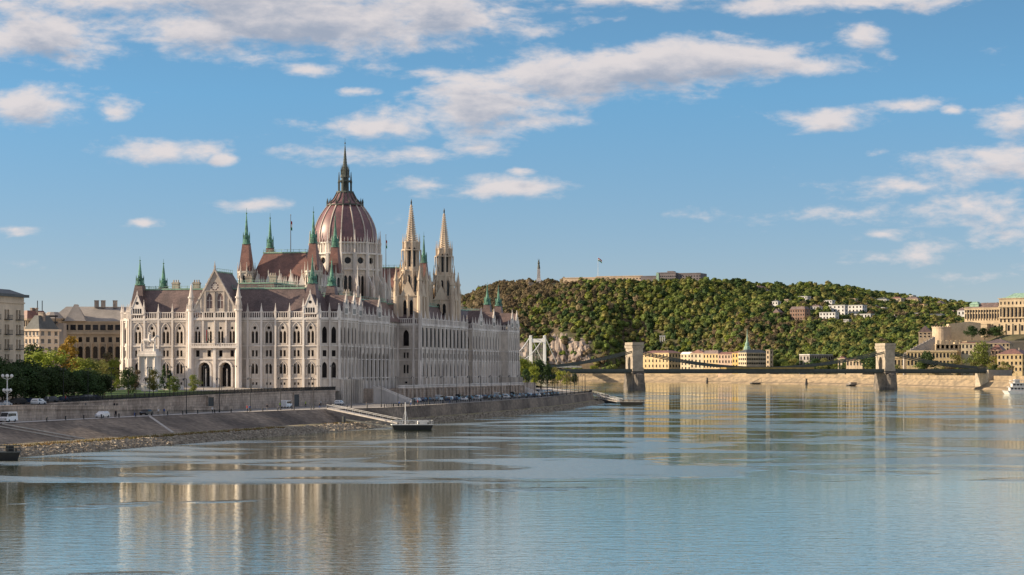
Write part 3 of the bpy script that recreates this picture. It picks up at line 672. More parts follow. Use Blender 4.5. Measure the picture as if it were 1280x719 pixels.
# terrace in front of the river facade with two stairs
ter = thing('terrace', 'pale stone riverside terrace with buttressed wall and two stairways below the parliament', 'terrace', uvw(131,-10,5), PHI)
TO = (131,-10,5)
tw = MB(); tw.box(38,224,-15,-5.2,4.8,9.6); tw.box(37.8,224.2,-15.25,-14.7,9.6,10.0)
for i in range(38): u = 38.5+i*5.0; tw.box(u-.35,u+.35,-15.6,-15,4.8,9.6)
tw.build('terrace_wall', M['wallstone'], ter, TO)
tb = MB(); balustrade(tb, (38,-14.9), (224,-14.9), 9.98, 10.95, 0, .8, .25); tb.build('balustrade', M['stone_pale'], ter, TO)
for x0_, x1_ in ((26.5,38),(224,235.5)): tb = MB(); tb.box(x0_,x1_,-9.5,-5.2,4.8,9.9); tb.build('side_landing', M['wallstone'], ter, TO)
for u0 in (31.5, 228):
    s_ = MB(); n = 26
    for i in range(n): s_.box(u0-2.5,u0+2.5,-9.5-(i+1)*.42,-9.5-i*.42,4.8,9.7-(i+1)*.17)
    s_.build('stair', M['promenade'], ter, TO)
    for sx in (-1,1):
        c = MB(); x = u0+sx*2.9
        c.add([(x-.4,-9.3,4.8),(x+.4,-9.3,4.8),(x+.4,-21,4.8),(x-.4,-21,4.8),(x-.4,-9.3,10.9),(x+.4,-9.3,10.9),(x+.4,-21,6.3),(x-.4,-21,6.3)],[(0,1,2,3),(7,6,5,4),(0,4,5,1),(1,5,6,2),(2,6,7,3),(3,7,4,0)])
        c.build('stair_wall', M['stone_pale'] , ter, TO)
# riprap boulders
rk = MB(); random.seed(3)
def rock(mb, p, s):
    vs = [Vector((x,y,z)) for x in (-1,1) for y in (-1,1) for z in (-1,1)]
    rot = Matrix.Rotation(random.random()*6,3,'Z')@Matrix.Rotation(random.random()*6,3,'X')
    vs = [p+rot@Vector((v.x*s*random.uniform(.35,.6), v.y*s*random.uniform(.35,.6), v.z*s*random.uniform(.3,.5))) for v in vs]
    mb.add(vs, [(0,1,3,2),(4,6,7,5),(0,4,5,1),(2,3,7,6),(0,2,6,4),(1,5,7,3)])
for i in range(19000):
    u = random.uniform(-330,-62) if i < 15000 else random.uniform(-62,440); t = random.random()**.9
    v = lerp(bank(u,1)-1.2, bank(u,2)-1.3, t); rock(rk, uvw(u, v, lerp(-.25,ZR,t)+random.uniform(-.15,.2)), random.uniform(.3,.72)*(1 if random.random()<.96 else 1.5))
ro = rk.build('riprap_stones', mat('riprap_boulder', (.36,.315,.25), .95, .3, 1.2, 2.0, c2=(.20,.17,.135))); tag(ro, 'grey boulders heaped along the waterline of the embankment', 'riprap', kind='stuff')
# weeds on the ledge
wd = MB()
for i in range(2400):
    u = random.uniform(-330,-60); v = lerp(bank(u,2),bank(u,3), random.random()**1.7); p = uvw(u,v,lerp(ZR,ZL,.5)-.1)
    if math.sin(u*.11)+math.sin(u*.031+2) < -.5: continue
    a = random.random()*6.3; s = random.uniform(.15,.5)
    for k in range(3):
        a += 2.1; wd.add([p+Vector((cos(a)*s*.5,sin(a)*s*.5,0)),p+Vector((-cos(a)*s*.2,-sin(a)*s*.2,0)),p+Vector((cos(a)*s*.8,sin(a)*s*.8,s*1.2))],[(0,1,2)])
wo = wd.build('weeds', mat('dry_weeds', (.17,.145,.04), .9, .4, .4, 3, c2=(.22,.12,.05))); tag(wo, 'brown and ochre weeds along the stone ledge above the boulders', 'weeds', kind='stuff')
# slanting drain channels and small ramps on the embankment face
for u, du in ((-268,16),(-262.5,16),(-190,-12)):
    b = MB(); b.beam(uvw(u,bank(u,4)-.2,ZQ-.02), uvw(u+du,bank(u+du,3)+.1,ZL+.1), .7, .25)
    tag(b.build('embankment_stair', M['promenade']), {-268:'pale stone steps slanting down the embankment at far left, the lower pair member',-262.5:'pale stone steps slanting down the embankment at far left, the upper pair member',-190:'single slanting stone steps on the embankment below the two walkers'}[u], 'steps')

# ---- water
wm = bpy.data.materials.new('river_water'); wm.use_nodes = True; N, L = nt(wm); b = N['Principled BSDF']
b.inputs['Base Color'].default_value = (.085,.122,.098,1); b.inputs['IOR'].default_value = 1.33; b.inputs['Specular IOR Level'].default_value = .5
geo = N.new('ShaderNodeNewGeometry')
def noise(scale, vec, det=3, rough=.5, rotz=0, loc=(0,0,0), dist=0):
    mp = N.new('ShaderNodeMapping'); mp.inputs['Scale'].default_value = vec; mp.inputs['Rotation'].default_value = (0,0,rotz); mp.inputs['Location'].default_value = loc
    L.new(geo.outputs['Position'], mp.inputs[0])
    n_ = N.new('ShaderNodeTexNoise'); n_.inputs['Scale'].default_value = scale; n_.inputs['Detail'].default_value = det; n_.inputs['Roughness'].default_value = rough; n_.inputs['Distortion'].default_value = dist
    L.new(mp.outputs[0], n_.inputs[0]); return n_.outputs[0]
def math_(op, a, b_=None, c=None):
    m = N.new('ShaderNodeMath'); m.operation = op
    for i, x in enumerate((a,b_,c)):
        if x is None: continue
        if isinstance(x,(int,float)): m.inputs[i].default_value = x
        else: L.new(x, m.inputs[i])
    return m.outputs[0]
def ramp(x, a, b_, c=0.0, d=1.0, smooth=True):
    m = N.new('ShaderNodeMapRange'); m.interpolation_type = 'SMOOTHSTEP' if smooth else 'LINEAR'
    L.new(x, m.inputs[0]); m.inputs[1].default_value = a; m.inputs[2].default_value = b_; m.inputs[3].default_value = c; m.inputs[4].default_value = d; return m.outputs[0]
big = noise(.028, (.6,.8,1), 4, .55, .1, (3,11,0), .8)
wig = noise(.03, (.25,1,1), 4, .6, .1, (7,3,0), .6)
sp = N.new('ShaderNodeSeparateXYZ'); L.new(geo.outputs['Position'], sp.inputs[0])
# current line: the river is ruffled from here to the bank and upstream of the bridge, calmer in the slack water
wob = math_('MULTIPLY', math_('SUBTRACT', wig, .5), 70.0)
yy = math_('ADD', sp.outputs[1], wob)
band = math_('MULTIPLY', ramp(yy, 312, 326), ramp(yy, 900, 480, 1, 1))
left = ramp(sp.outputs[0], 60, -10)
ruff = math_('MULTIPLY', ramp(yy,312,326), math_('MULTIPLY_ADD', left, .6, .4))
patch = ramp(big, .46, .58)
mask = math_('MAXIMUM', math_('MULTIPLY', ruff, ramp(big,.44,.52,1.0,.05)), math_('MULTIPLY', ramp(big,.62,.66), .35))
w1 = noise(.62, (.55,1.25,1), 3, .55, .15); w2 = noise(.16, (.5,1.3,1), 3, .5, -.1); w3 = noise(2.2, (.7,1.2,1), 2, .5, .4)
hgt = math_('ADD', math_('ADD', math_('MULTIPLY', w1, .22), math_('MULTIPLY', w2, .10)), math_('MULTIPLY', w3, .06))
amp = math_('ADD', math_('MULTIPLY', mask, 1.4), ramp(sp.outputs[1], 150, 300, .26, .08, False))
bp = N.new('ShaderNodeBump'); bp.inputs['Strength'].default_value = 1; bp.inputs['Distance'].default_value = 1.0
L.new(math_('MULTIPLY', hgt, amp), bp.inputs['Height']); L.new(bp.outputs[0], b.inputs['Normal'])
gl2 = N.new('ShaderNodeBsdfGlossy'); gl2.distribution = 'GGX'; L.new(ramp(mask, 0, 1, .03, .24), gl2.inputs['Roughness']); gl2.inputs['Color'].default_value = (1,1,.91,1); L.new(bp.outputs[0], gl2.inputs['Normal'])
df2 = N.new('ShaderNodeBsdfDiffuse'); df2.inputs['Color'].default_value = (.075,.10,.04,1)
fn2 = N.new('ShaderNodeFresnel'); fn2.inputs['IOR'].default_value = 1.33; L.new(bp.outputs[0], fn2.inputs['Normal'])
mx2 = N.new('ShaderNodeMixShader'); L.new(math_('POWER', fn2.outputs[0], .28), mx2.inputs[0]); L.new(df2.outputs[0], mx2.inputs[1]); L.new(gl2.outputs[0], mx2.inputs[2]); L.new(mx2.outputs[0], N['Material Output'].inputs['Surface'])
wt = MB()
# one sheet, finer near the camera only in shape of fans; flat
wt.poly([(-25000,-2000,0),(25000,-2000,0),(25000,40000,0),(-25000,40000,0)])
struct(wt.build('river_water', wm))

# ================================================================== BUDA SIDE TERRAIN
RB = [(560,1300),(470,1450),(402,1560),(392,1700),(388,1830),(372,2100),(335,2400),(245,2740),(150,2900),(60,2965),(-40,2985),(-300,3000),(-1200,3080),(-3500,3300)]
SKY = [(300,470),(420,440),(500,410),(560,384),(585,371),(600,364),(620,358),(640,355),(668,354),(690,352),(760,354),(800,355),(880,353),(900,353),(920,355),(950,357),(975,360),(1000,360),(1040,359),(1070,364),(1100,369),(1130,373),(1160,376),(1190,381),(1220,384),(1280,386),(1400,392)]
def bank_d(px):       # distance at which the far bank is met along a photo column
    k = (px-640)/F
    for (x0,y0),(x1,y1) in zip(RB, RB[1:]):
        a = x0-k*y0; b_ = x1-k*y1
        if a*b_ <= 0 and a != b_: t = a/(a-b_); return y0+(y1-y0)*t
    return 1300
def ridge_d(px): return interp(px, [(500,3500),(650,3450),(760,3250),(880,3200),(1000,3300),(1100,3500),(1400,3700)])
EZ = 11.0
CX0, CY0 = 632.0, 2340.0
def castle(x, y):
    q = sqrt(((x-CX0)/215)**2+((y-CY0)/300)**2)
    return 42*(1-sstep(.62,1.0,q))
def hz(px, d):
    d0 = bank_d(px)
    if d < d0+4: return EZ
    foot = d0+interp(px, [(600,30),(760,60),(800,150),(960,170),(1040,190),(1300,420)]); dr = ridge_d(px); top = max(10, WZ(interp(px,SKY), dr)-1.5)
    t = (d-foot)/(dr-foot); 
    if t <= 0: h = EZ
    elif t <= 1:
        steep = interp(px, [(600,.62),(700,.66),(800,.8),(1000,1.0),(1300,1.05)])
        h = EZ+(top-EZ)*min(1, (t**steep)*(1.18-.18*t**steep))
        h += 5*sin(px*.05+d*.004)*sin(d*.011+px*.021)*min(1,t*5)*(1-t)
        h += 2.6*sin(px*.13+1)*sin(d*.03)*min(1,t*5)*(1-t)
    else: h = top-(d-dr)*.05
    return max(h, EZ)
def zt(x, y): return max(hz(640+F*x/y, y), EZ+castle(x, y))
def pd(x, y):
    best = 1e9
    for (x0,y0),(x1,y1) in zip(RB,RB[1:]):
        dx,dy = x1-x0,y1-y0; t = max(0,min(1,((x-x0)*dx+(y-y0)*dy)/(dx*dx+dy*dy))); best = min(best, sqrt((x-x0-t*dx)**2+(y-y0-t*dy)**2))
    return best
tm = MB(); pxs = [300,400,480,540]+[570+6*i for i in range(125)]+[1340,1400,1600,2000]; NT = 170
grid = []
for px in pxs:
    d0 = bank_d(px)
    col = []
    for j in range(NT+1):
        t = j/NT; d = d0+3+(5200-d0-3)*(t**1.35); x = WX(px,d); z = zt(x,d) if px < 1500 else EZ
        if pd(x,d) < 48: z = -2.0
        col.append((x,d,z if j < NT else -3))
    grid.append(col); 
for c in grid: tm.v += c
for i in range(len(grid)-1):
    for j in range(NT): a = i*(NT+1)+j; tm.f.append((a,a+NT+1,a+NT+2,a+1)); tm.m.append(0)
M['hillm'] = mat('hill_soil', (.075,.08,.035), .95, .3, .02, .15, c2=(.12,.09,.06))
struct(tm.build('hill', M['hillm'], smooth=True))
fg_ = MB(); fg_.poly([(-25000,6500,1.5),(25000,6500,1.5),(25000,40000,1.5),(-25000,40000,1.5)]); struct(fg_.build('far_ground', M['hillm']))
# embankment of the far bank: sloping stone wall with a road on top
M['sand'] = mat('tan_embankment_stone', (.31,.24,.155), .9, .2, .08, .5, c2=(.18,.145,.10), zst=3.5)  # tan is the stone's own colour
em = MB(); rdm = MB(); par_ = MB()
P = RB[:13]
def off(i, o):
    a = Vector(P[max(0,i-1)]); c = Vector(P[min(len(P)-1,i+1)]); d = (c-a).normalized(); return Vector(P[i])+Vector((d.y,-d.x))*o*(1)
# inland is to the right of the line's direction
rows = [(-3,-.6),(0,.3),(1.2,1.4),(6,2.4),(10,6.6),(10.3,7.4),(13.6,7.6),(14.2,EZ+.5),(15,EZ+.5),(15.1,EZ-.3)]
st = []
for i in range(len(P)):
    for o,z in rows: q = off(i,o); em.v.append((q.x,q.y,z))
for i in range(len(P)-1):
    for k in range(len(rows)-1): a = i*len(rows)+k; em.f.append((a,a+1,a+1+len(rows),a+len(rows))); em.m.append(0)
struct(em.build('far_embankment', M['sand']))
for i in range(len(P)):
    for o in (15,34): q = off(i,o); rdm.v.append((q.x,q.y,EZ+.12))
for i in range(len(P)-1): rdm.f.append((2*i,2*i+1,2*i+3,2*i+2)); rdm.m.append(0)
struct(rdm.build('far_quay_road', M['asphalt']))
qs = MB()
for i in range(len(P)):
    for o in (15,75): q = off(i,o); qs.v.append((q.x,q.y,EZ-.02))
for i in range(len(P)-1): qs.f.append((2*i,2*i+1,2*i+3,2*i+2)); qs.m.append(0)
struct(qs.build('far_quay', M['hillm']))
# ================================================================== TREES
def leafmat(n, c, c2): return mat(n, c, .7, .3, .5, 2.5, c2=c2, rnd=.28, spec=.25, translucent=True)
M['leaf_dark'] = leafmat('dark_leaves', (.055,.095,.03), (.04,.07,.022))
M['leaf_mid'] = leafmat('green_leaves', (.18,.22,.05), (.11,.155,.036))
M['leaf_lime'] = leafmat('yellow_green_leaves', (.26,.28,.04), (.15,.19,.03))
M['leaf_gold'] = leafmat('golden_leaves', (.42,.28,.04), (.24,.18,.03))
M['leaf_rust'] = leafmat('rusty_leaves', (.24,.185,.11), (.17,.145,.075))
M['leaf_olive'] = leafmat('olive_leaves', (.25,.235,.068), (.16,.165,.048))
M['bark'] = mat('bark', (.09,.07,.05), .95, .3)
def crown_mb(rng, r, h, z0, n, leaf, clumps=16, shape_='round'):
    b = MB(); cl = []
    for i in range(clumps):
        a = rng.random()*2*pi; t = rng.random(); zz = t
        w = sin(pi*min(1,max(0,(zz*.86+.10))))**.6 if shape_ == 'round' else (1-zz)**.7*.95+.08
        rr = r*w*rng.uniform(.35,.78); cl.append((rr*cos(a), rr*sin(a), z0+h*(.1+.82*zz), r*rng.uniform(.26,.44)*(1 if shape_ == 'round' else (1.1-zz*.7))))
    cl.append((0,0,z0+h*.5,r*.45))
    for i in range(n):
        cx,cy,cz,cr = cl[rng.randrange(len(cl))]
        while True:
            p = Vector((rng.uniform(-1,1),rng.uniform(-1,1),rng.uniform(-1,1)))
            if p.length < 1: break
        p = p.normalized()*(p.length**.45)
        c = Vector((cx+p.x*cr, cy+p.y*cr, cz+p.z*cr*.8))
        nrm = (p+Vector((rng.gauss(0,.5),rng.gauss(0,.5),rng.gauss(.25,.5)))).normalized()
        t1 = nrm.cross(Vector((rng.random()-.5,rng.random()-.5,rng.random()-.5))).normalized(); t2 = nrm.cross(t1); s = leaf*rng.uniform(.6,1.3)
        b.add([c-t1*s*.5-t2*s*.2, c+t2*s*.5-t1*s*.1, c+t1*s*.5+t2*s*.1, c-t2*s*.45], [(0,1,2,3)])
    return b, cl
def trunk_mb(cl, r, h0, rng):
    b = MB(); b.frus(0,0,-.6,h0,r*1.2,r*.75,7); top = Vector((0,0,h0-.05))
    b.frus(0,0,h0-.1,cl[-1][2],r*.75,r*.3,6)
    for c in cl[:9]:
        p = Vector((0,0,h0+ (c[2]-h0)*.25)); q = Vector(c[:3]); m_ = p.lerp(q,.5)+Vector((0,0,-.05*h0)); b.beam(p,m_,r*.55,r*.55,n=5); b.beam(m_,q,r*.35,r*.35,n=5)
    return b
def tree_proto(seed, h, r, m, n=1500, leaf=.42, trunk=.3, shape_='round', clumps=18, label='', cat='tree', name='broadleaf_tree'):
    rng = random.Random(seed); h0 = h*trunk
    cb, cl = crown_mb(rng, r, h-h0*.8, h0*.8, n, leaf, clumps, shape_)
    t = thing(name, label, cat, (0,0,0))
    trunk_mb(cl, .035*h*.6, h0, rng).build('trunk', M['bark'], t); cb.build('crown', M[m], t)
    return t
used = set()
def put(proto, loc, rz, label, group=None, sc=1.0):
    if proto.name not in used:
        used.add(proto.name); proto.location = loc; proto.rotation_euler = (0,0,rz); proto.scale = (sc,)*3 if not isinstance(sc,tuple) else sc; proto['label'] = label
        if group: proto['group'] = group
        return proto
    return dup(proto, loc, rz, label, group, sc=sc)
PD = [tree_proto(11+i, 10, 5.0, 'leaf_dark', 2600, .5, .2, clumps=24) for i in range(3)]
PM = [tree_proto(31+i, 8, 3.2, 'leaf_mid', 1700, .36, .25) for i in range(3)]
PL = [tree_proto(51+i, 9, 4.0, 'leaf_lime', 1900, .42, .18) for i in range(2)]
PG = [tree_proto(61, 13, 3.8, 'leaf_gold', 2300, .45, .2)]
PR_ = [tree_proto(71, 9, 3.6, 'leaf_rust', 1800, .4, .2)]
PO_ = [tree_proto(81+i, 9, 3.8, 'leaf_olive', 1800, .42, .2) for i in range(2)]
PC = [tree_proto(91, 7, 2.2, 'leaf_dark', 1500, .3, .08, 'cone', 16, name='conifer_tree')]
def tp(px, v, top_y, protos, label, group=None, baseh=10.0, k=0, dz=0, wid=1.0):
    u = along(px, v); z = zu(u, v)+dz; p = uvw(u, v, z); top = WZ(top_y, p.y); s = (top-z)/baseh
    return put(protos[k % len(protos)], p, random.random()*6.28, label, group, (s*wid,s*wid,s))
random.seed(21)
G1 = 'dark trees of the shaded grove at the left edge'
gl = 'dense dark green tree of the shaded grove behind the parked cars at far left'
k = 0
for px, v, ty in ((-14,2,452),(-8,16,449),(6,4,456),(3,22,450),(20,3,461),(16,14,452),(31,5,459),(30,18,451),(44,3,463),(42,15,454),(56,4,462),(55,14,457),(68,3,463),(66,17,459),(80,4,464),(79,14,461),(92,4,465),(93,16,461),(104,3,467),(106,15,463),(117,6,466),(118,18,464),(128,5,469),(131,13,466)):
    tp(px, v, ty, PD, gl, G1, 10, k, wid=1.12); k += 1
tp(58,46,436,PL,'bright yellow-green tree behind the dark grove at far left',None,9,0,wid=1.4)
tp(37,60,433,PD,'dark tree beside the leftmost apartment block, behind the bright yellow-green tree',None,10,0,wid=1)
tp(88,55,420,PG,'tall golden orange autumn tree in front of the brown palatial block',None,13,0,wid=1.0)
tp(100,44,448,PL,'yellow-green tree right of the golden tree',None,9,1)
tp(78,50,446,PO_,'olive green tree left below the golden tree',None,9,0)
tp(113,52,449,PM,'small mid green tree in front of the brown palatial block',None,8,0)
tp(126,62,450,PO_,'olive tree in front of the brown block beside the rusty tree',None,9,1)
tp(134,70,441,PR_,'rusty brown tree close to the left corner of the parliament',None,9,0)
tp(143,66,447,PL,'lime green tree touching the left corner of the parliament',None,9,0,wid=.7)
tp(147,40,474,PL,'low bright yellow-green shrub tree at the left foot of the parliament',None,9,1,wid=1.3)
tp(104,30,463,PM,'green tree at the back of the lawn, left of the rusty tree',None,8,1,wid=1.2)
tp(161,14,461,PD,'dark round tree at the right end of the lawn',None,10,1,wid=.8)
tp(170,20,463,PR_,'brownish small tree right behind the dark round tree by the lawn',None,9,0,wid=.9)
tp(192,8,461,PO_,'slim upright olive tree in front of the equestrian monument',None,9,0,wid=.7)
tp(206,-1,459,PC,'dark pointed conifer right of the equestrian monument',None,7,0,wid=.8) if False else None
tp(205,22,455,PC,'taller dark conifer just right of the equestrian monument',None,7,0,wid=.75)
tp(212,20,461,PC,'shorter dark conifer right of the equestrian monument',None,7,0,wid=.75)
tp(217,4,471,PM,'small round green tree left of the portal, the wider of the two lollipop trees',None,8,0,wid=1.1)
tp(242,2,469,PM,'small round green tree directly left of the portal arches',None,8,1,wid=1.0)
# trees beyond the parliament on the quay's tip
for px, v, ty, pr_, lb in ((650,14,446,PL,'bright yellow-green tree beside the far corner of the parliament'),(660,22,450,PL,'yellow-green tree second from the far corner of the parliament'),(657,8,462,PD,'low dark tree at the foot of the far parliament corner'),
        (668,10,458,PL,'lower yellow-green tree below the white suspension bridge tower'),(676,16,451,PD,'tall dark tree below the white suspension bridge tower'),(684,12,458,PD,'dark tree right of the white suspension bridge tower'),
        (693,18,459,PO_,'olive tree between the dark trees on the quay tip'),(701,12,463,PL,'small lime tree on the quay tip parking area'),(709,14,465,PO_,'olive tree near the tip of the quay'),(718,18,467,PD,'round dark tree at the very tip of the quay')):
    tp(px, v, ty, pr_, lb, None, {id(PL):9,id(PD):10,id(PO_):9}[id(pr_)], len(lb), wid=.95)
# ---- hill forest: one wood, instanced crowns
wood = bpy.data.collections.new('wood_kinds')
kinds = []
for i,(m,sd) in enumerate((('leaf_mid',1),('leaf_olive',2),('leaf_mid',3),('leaf_dark',4),('leaf_rust',5),('leaf_rust',6),('leaf_lime',7))):
    rng = random.Random(sd+200); cb, cl = crown_mb(rng, 4.6, 8.2, 0.2, 520, 1.15, 11)
    trunk_mb(cl, .22, 2.0, rng)
    ic = bmesh.new(); bmesh.ops.create_icosphere(ic, subdivisions=2, radius=1.0)
    for vtx in ic.verts: c_ = vtx.co; kx = 1+.22*sin(c_.x*5+sd)*sin(c_.y*4)+.15*sin(c_.z*7+sd); vtx.co = Vector((c_.x*3.5*kx, c_.y*3.5*kx, 4.1+c_.z*3.3*kx))
    o0 = len(cb.v); ic.verts.ensure_lookup_table()
    cb.add([v_.co for v_ in ic.verts], [tuple(v_.index for v_ in f_.verts) for f_ in ic.faces]); ic.free()
    o = bpy.data.objects.new('crown_%s' % 'abcdefg'[i], cb.mesh('crown', M[m])); wood.objects.link(o); kinds.append(o)
CLEAR = []          # (px0, px1, ybase, d) villas are appended before the wood is sown
def sow_wood():
    pts = []; sc = []; ki = []; rng = random.Random(5)
    d = 1900
    while d < 3900:
        sx = 6.4*(d/2700)**.8
        x = WX(488,d)
        while x < WX(1420,d):
            X = x+rng.uniform(-3,3); Y = d+rng.uniform(-5,5); x += sx
            px = 640+F*X/Y; d0 = bank_d(px)
            if d0 < 1200: continue
            h = zt(X,Y)
            if h < EZ+1.2: continue
            foot = d0+(interp(px,[(600,30),(760,60),(800,150),(960,170),(1040,190),(1300,260)]))
            if d < foot: continue
            if px > 1120 and castle(X,Y) > 2: continue
            if d > ridge_d(px)+60: continue
            bad = False
            for a,b_,yb,dd in CLEAR:
                if b_-a > 120: dd += .46*(760-px)*(px < 1000)
                if a-2 < px < b_+2 and dd-(4 if b_-a > 120 else interp(b_-a,[(5,8),(60,40)])) < Y < dd+(58 if b_-a > 120 else 26): bad = True; break
            if bad: continue
            # bare rock faces low on the left end of the hill
            yy_ = YH-(h-H)*F/Y
            if ((640 < px < 662 and yy_ > 427) or (684 < px < 710 and yy_ > 415) or (708 < px < 740 and yy_ > 421)) and sin(px*.4)+sin(yy_*.35) > -.7: continue
            pts.append((X,Y,h-1.2)); s = rng.choice((.85,1,1,1.25,1.5))*rng.uniform(.66,1.05); sc.append(s)
            nz = sin(X*.021+1)*cos(Y*.013)+sin(X*.007-Y*.009)+.35*sin(X*.05+Y*.03)
            rust = sstep(800,610,px)*.95+.25*sstep(860,700,px)+.04+.3*nz
            q = rng.random()
            if q < rust*.62: ki.append(4+(rng.random()<.5))
            elif q > .93: ki.append(6 if rng.random() < .7 else 0)
            else: ki.append(rng.choice([0,1,2,3,3,1]) if nz > -.3 else rng.choice([0,2,3,1,0]))
        d += 7.6
    me = bpy.data.meshes.new('wood'); me.from_pydata(pts, [], [])
    a = me.attributes.new('sc','FLOAT','POINT'); a.data.foreach_set('value', sc)
    a = me.attributes.new('ki','INT','POINT'); a.data.foreach_set('value', ki)
    o = bpy.data.objects.new('hillside_wood', me); COL.objects.link(o)
    tag(o, 'dense green and rusty wood covering the long hill across the river', 'wood', kind='stuff')
    g = bpy.data.node_groups.new('sow','GeometryNodeTree')
    g.interface.new_socket('Geometry', in_out='INPUT', socket_type='NodeSocketGeometry'); g.interface.new_socket('Geometry', in_out='OUTPUT', socket_type='NodeSocketGeometry')
    gi = g.nodes.new('NodeGroupInput'); go = g.nodes.new('NodeGroupOutput')
    ci = g.nodes.new('GeometryNodeCollectionInfo'); ci.inputs['Collection'].default_value = wood; ci.inputs['Separate Children'].default_value = True
    io = g.nodes.new('GeometryNodeInstanceOnPoints'); io.inputs['Pick Instance'].default_value = True
    a1 = g.nodes.new('GeometryNodeInputNamedAttribute'); a1.data_type = 'FLOAT'; a1.inputs['Name'].default_value = 'sc'
    a2 = g.nodes.new('GeometryNodeInputNamedAttribute'); a2.data_type = 'INT'; a2.inputs['Name'].default_value = 'ki'
    rv = g.nodes.new('FunctionNodeRandomValue'); rv.data_type = 'FLOAT_VECTOR'; rv.inputs[0].default_value = (0,0,0); rv.inputs[1].default_value = (.15,.15,6.28)
    g.links.new(gi.outputs[0], io.inputs['Points']); g.links.new(ci.outputs[0], io.inputs['Instance'])
    at = lambda n_: [s_ for s_ in n_.outputs if s_.enabled and s_.name == 'Attribute'][0]
    g.links.new(at(a2), io.inputs['Instance Index']); g.links.new(at(a1), io.inputs['Scale']); g.links.new(rv.outputs[0], io.inputs['Rotation'])
    g.links.new(io.outputs[0], go.inputs[0])
    md = o.modifiers.new('sow','NODES'); md.node_group = g
    print('wood', len(pts))
# ================================================================== CARS, PEOPLE, LAMPS
def car_proto(kind):
    t = thing('parked_car', '', 'car', (0,0,0)); L_, W_, Hh = (4.4,1.8,1.48) if kind != 'van' else (5.2,2.0,2.2)
    b = MB()
    if kind == 'van': prof = [(-2.6,.35),(2.55,.35),(2.6,.9),(1.95,1.2),(1.35,2.1),(-2.45,2.2),(-2.6,2.0)]
    elif kind == 'hatch': prof = [(-2.1,.35),(2.15,.35),(2.2,.75),(1.35,.98),(.6,1.45),(-1.4,1.5),(-2.0,1.05),(-2.15,.8)]
    else: prof = [(-2.2,.35),(2.2,.35),(2.25,.75),(1.2,.95),(.45,1.42),(-.9,1.42),(-1.6,1.02),(-2.2,.95)]
    n = len(prof); w = W_/2
    b.add([(x,-w+(.18 if z > 1.1 else 0),z) for x,z in prof]+[(x,w-(.18 if z > 1.1 else 0),z) for x,z in prof], [tuple(range(n)),tuple(range(2*n-1,n-1,-1))]+[(i,n+i,n+(i+1)%n,(i+1)%n) for i in range(n)])
    b.build('body', M['white'], t)
    g = MB()
    if kind == 'van':
        for s in (-1,1): g.box(.5,1.5,s*(w-.14),s*(w-.02),1.25,1.85); g.box(-1.9,.3,s*(w-.14),s*(w-.06),1.3,1.85)
        g.add([(1.97,-.8,1.22),(1.97,.8,1.22),(1.42,.75,2.02),(1.42,-.75,2.02)],[(0,1,2,3)])
    else:
        x0, x1 = (-1.7,.95) if kind == 'hatch' else (-1.35,.85)
        for s in (-1,1): g.add([(x0,s*(w-.02),1.0),(x1,s*(w-.02),1.0),(.42,s*(w-.14),1.36),(x0+.5,s*(w-.14),1.38)],[(0,1,2,3)])
        g.add([(1.16,-.75,1.02),(1.16,.75,1.02),(.56,.7,1.42),(.56,-.7,1.42)],[(0,1,2,3)]); g.add([(x0-.32,-.7,1.08),(x0-.32,.7,1.08),(x0+.32,.66,1.44),(x0+.32,-.66,1.44)],[(0,1,2,3)])
    g.build('window', M['glass'], t)
    for x in (-1.35,1.35):
        for s in (-1,1):
            wv = MB(); a = [i*pi/5 for i in range(10)]
            wv.add([(x+.33*cos(q),s*(w-.22),.33+.33*sin(q)) for q in a]+[(x+.33*cos(q),s*(w+.01),.33+.33*sin(q)) for q in a],[tuple(range(10)),tuple(range(19,9,-1))]+[(i,(i+1)%10,10+(i+1)%10,10+i) for i in range(10)])
            wv.build('wheel', M['iron'], t)
    for s in (-1,1): h = MB(); h.box(L_/2-.05,L_/2+.03,s*(w-.45),s*(w-.15),.65,.8); h.build('headlight', M['glass_pale'], t)
    return t
PAINT = {}
for n_, c in (('white',(.8,.8,.8)),('silver',(.45,.46,.48)),('black',(.02,.02,.022)),('dark_blue',(.03,.05,.10)),('grey',(.15,.16,.17)),('red',(.28,.03,.025)),('green',(.22,.33,.22))): PAINT[n_] = mat('car_paint_'+n_, c, .25, .03, spec=.6)
CP = {k_: car_proto(k_) for k_ in ('hatch','sedan','van')}
carmesh = {}
def car(kind, col, u, v, z, rz, label, group='cars parked and driving along the river road'):
    pr_ = CP[kind]; first = pr_.name not in used; used.add(pr_.name)
    loc = uvw(u,v,z); o = pr_ if first else dup(pr_, loc, rz+PHI, label, group)
    o.location = loc; o.rotation_euler = (0,0,rz+PHI); o['label'] = label; o['group'] = group
    for ch in o.children:
        if ch.name.startswith('body'):
            key = (kind,col)
            if key not in carmesh: m = ch.data.copy(); m.materials[0] = PAINT[col]; carmesh[key] = m
            ch.data = carmesh[key]
    return o
ZC_ = ZQ-.04
def cpx(kind, col, px, v, z, rz, label, group='cars along the river road'): return car(kind, col, along(px,v), v, z, rz, label, group)
cpx('van','white',10,-15.2,ZC_,pi,'white van on the lower quay road at the left edge')
cpx('hatch','white',128,-17,ZC_,pi,'white hatchback on the lower quay road below the two walkers')
cpx('sedan','black',183,-16,ZC_,pi,'black car on the lower quay road right of the white hatchback')
cpx('sedan','silver',5,-4,zu(-250,-4)+.06,0,'silver white car on the upper road at the left edge')
cpx('hatch','white',48,-4.5,zu(-230,-4)+.06,0,'white hatchback on the upper road in front of the dark grove')
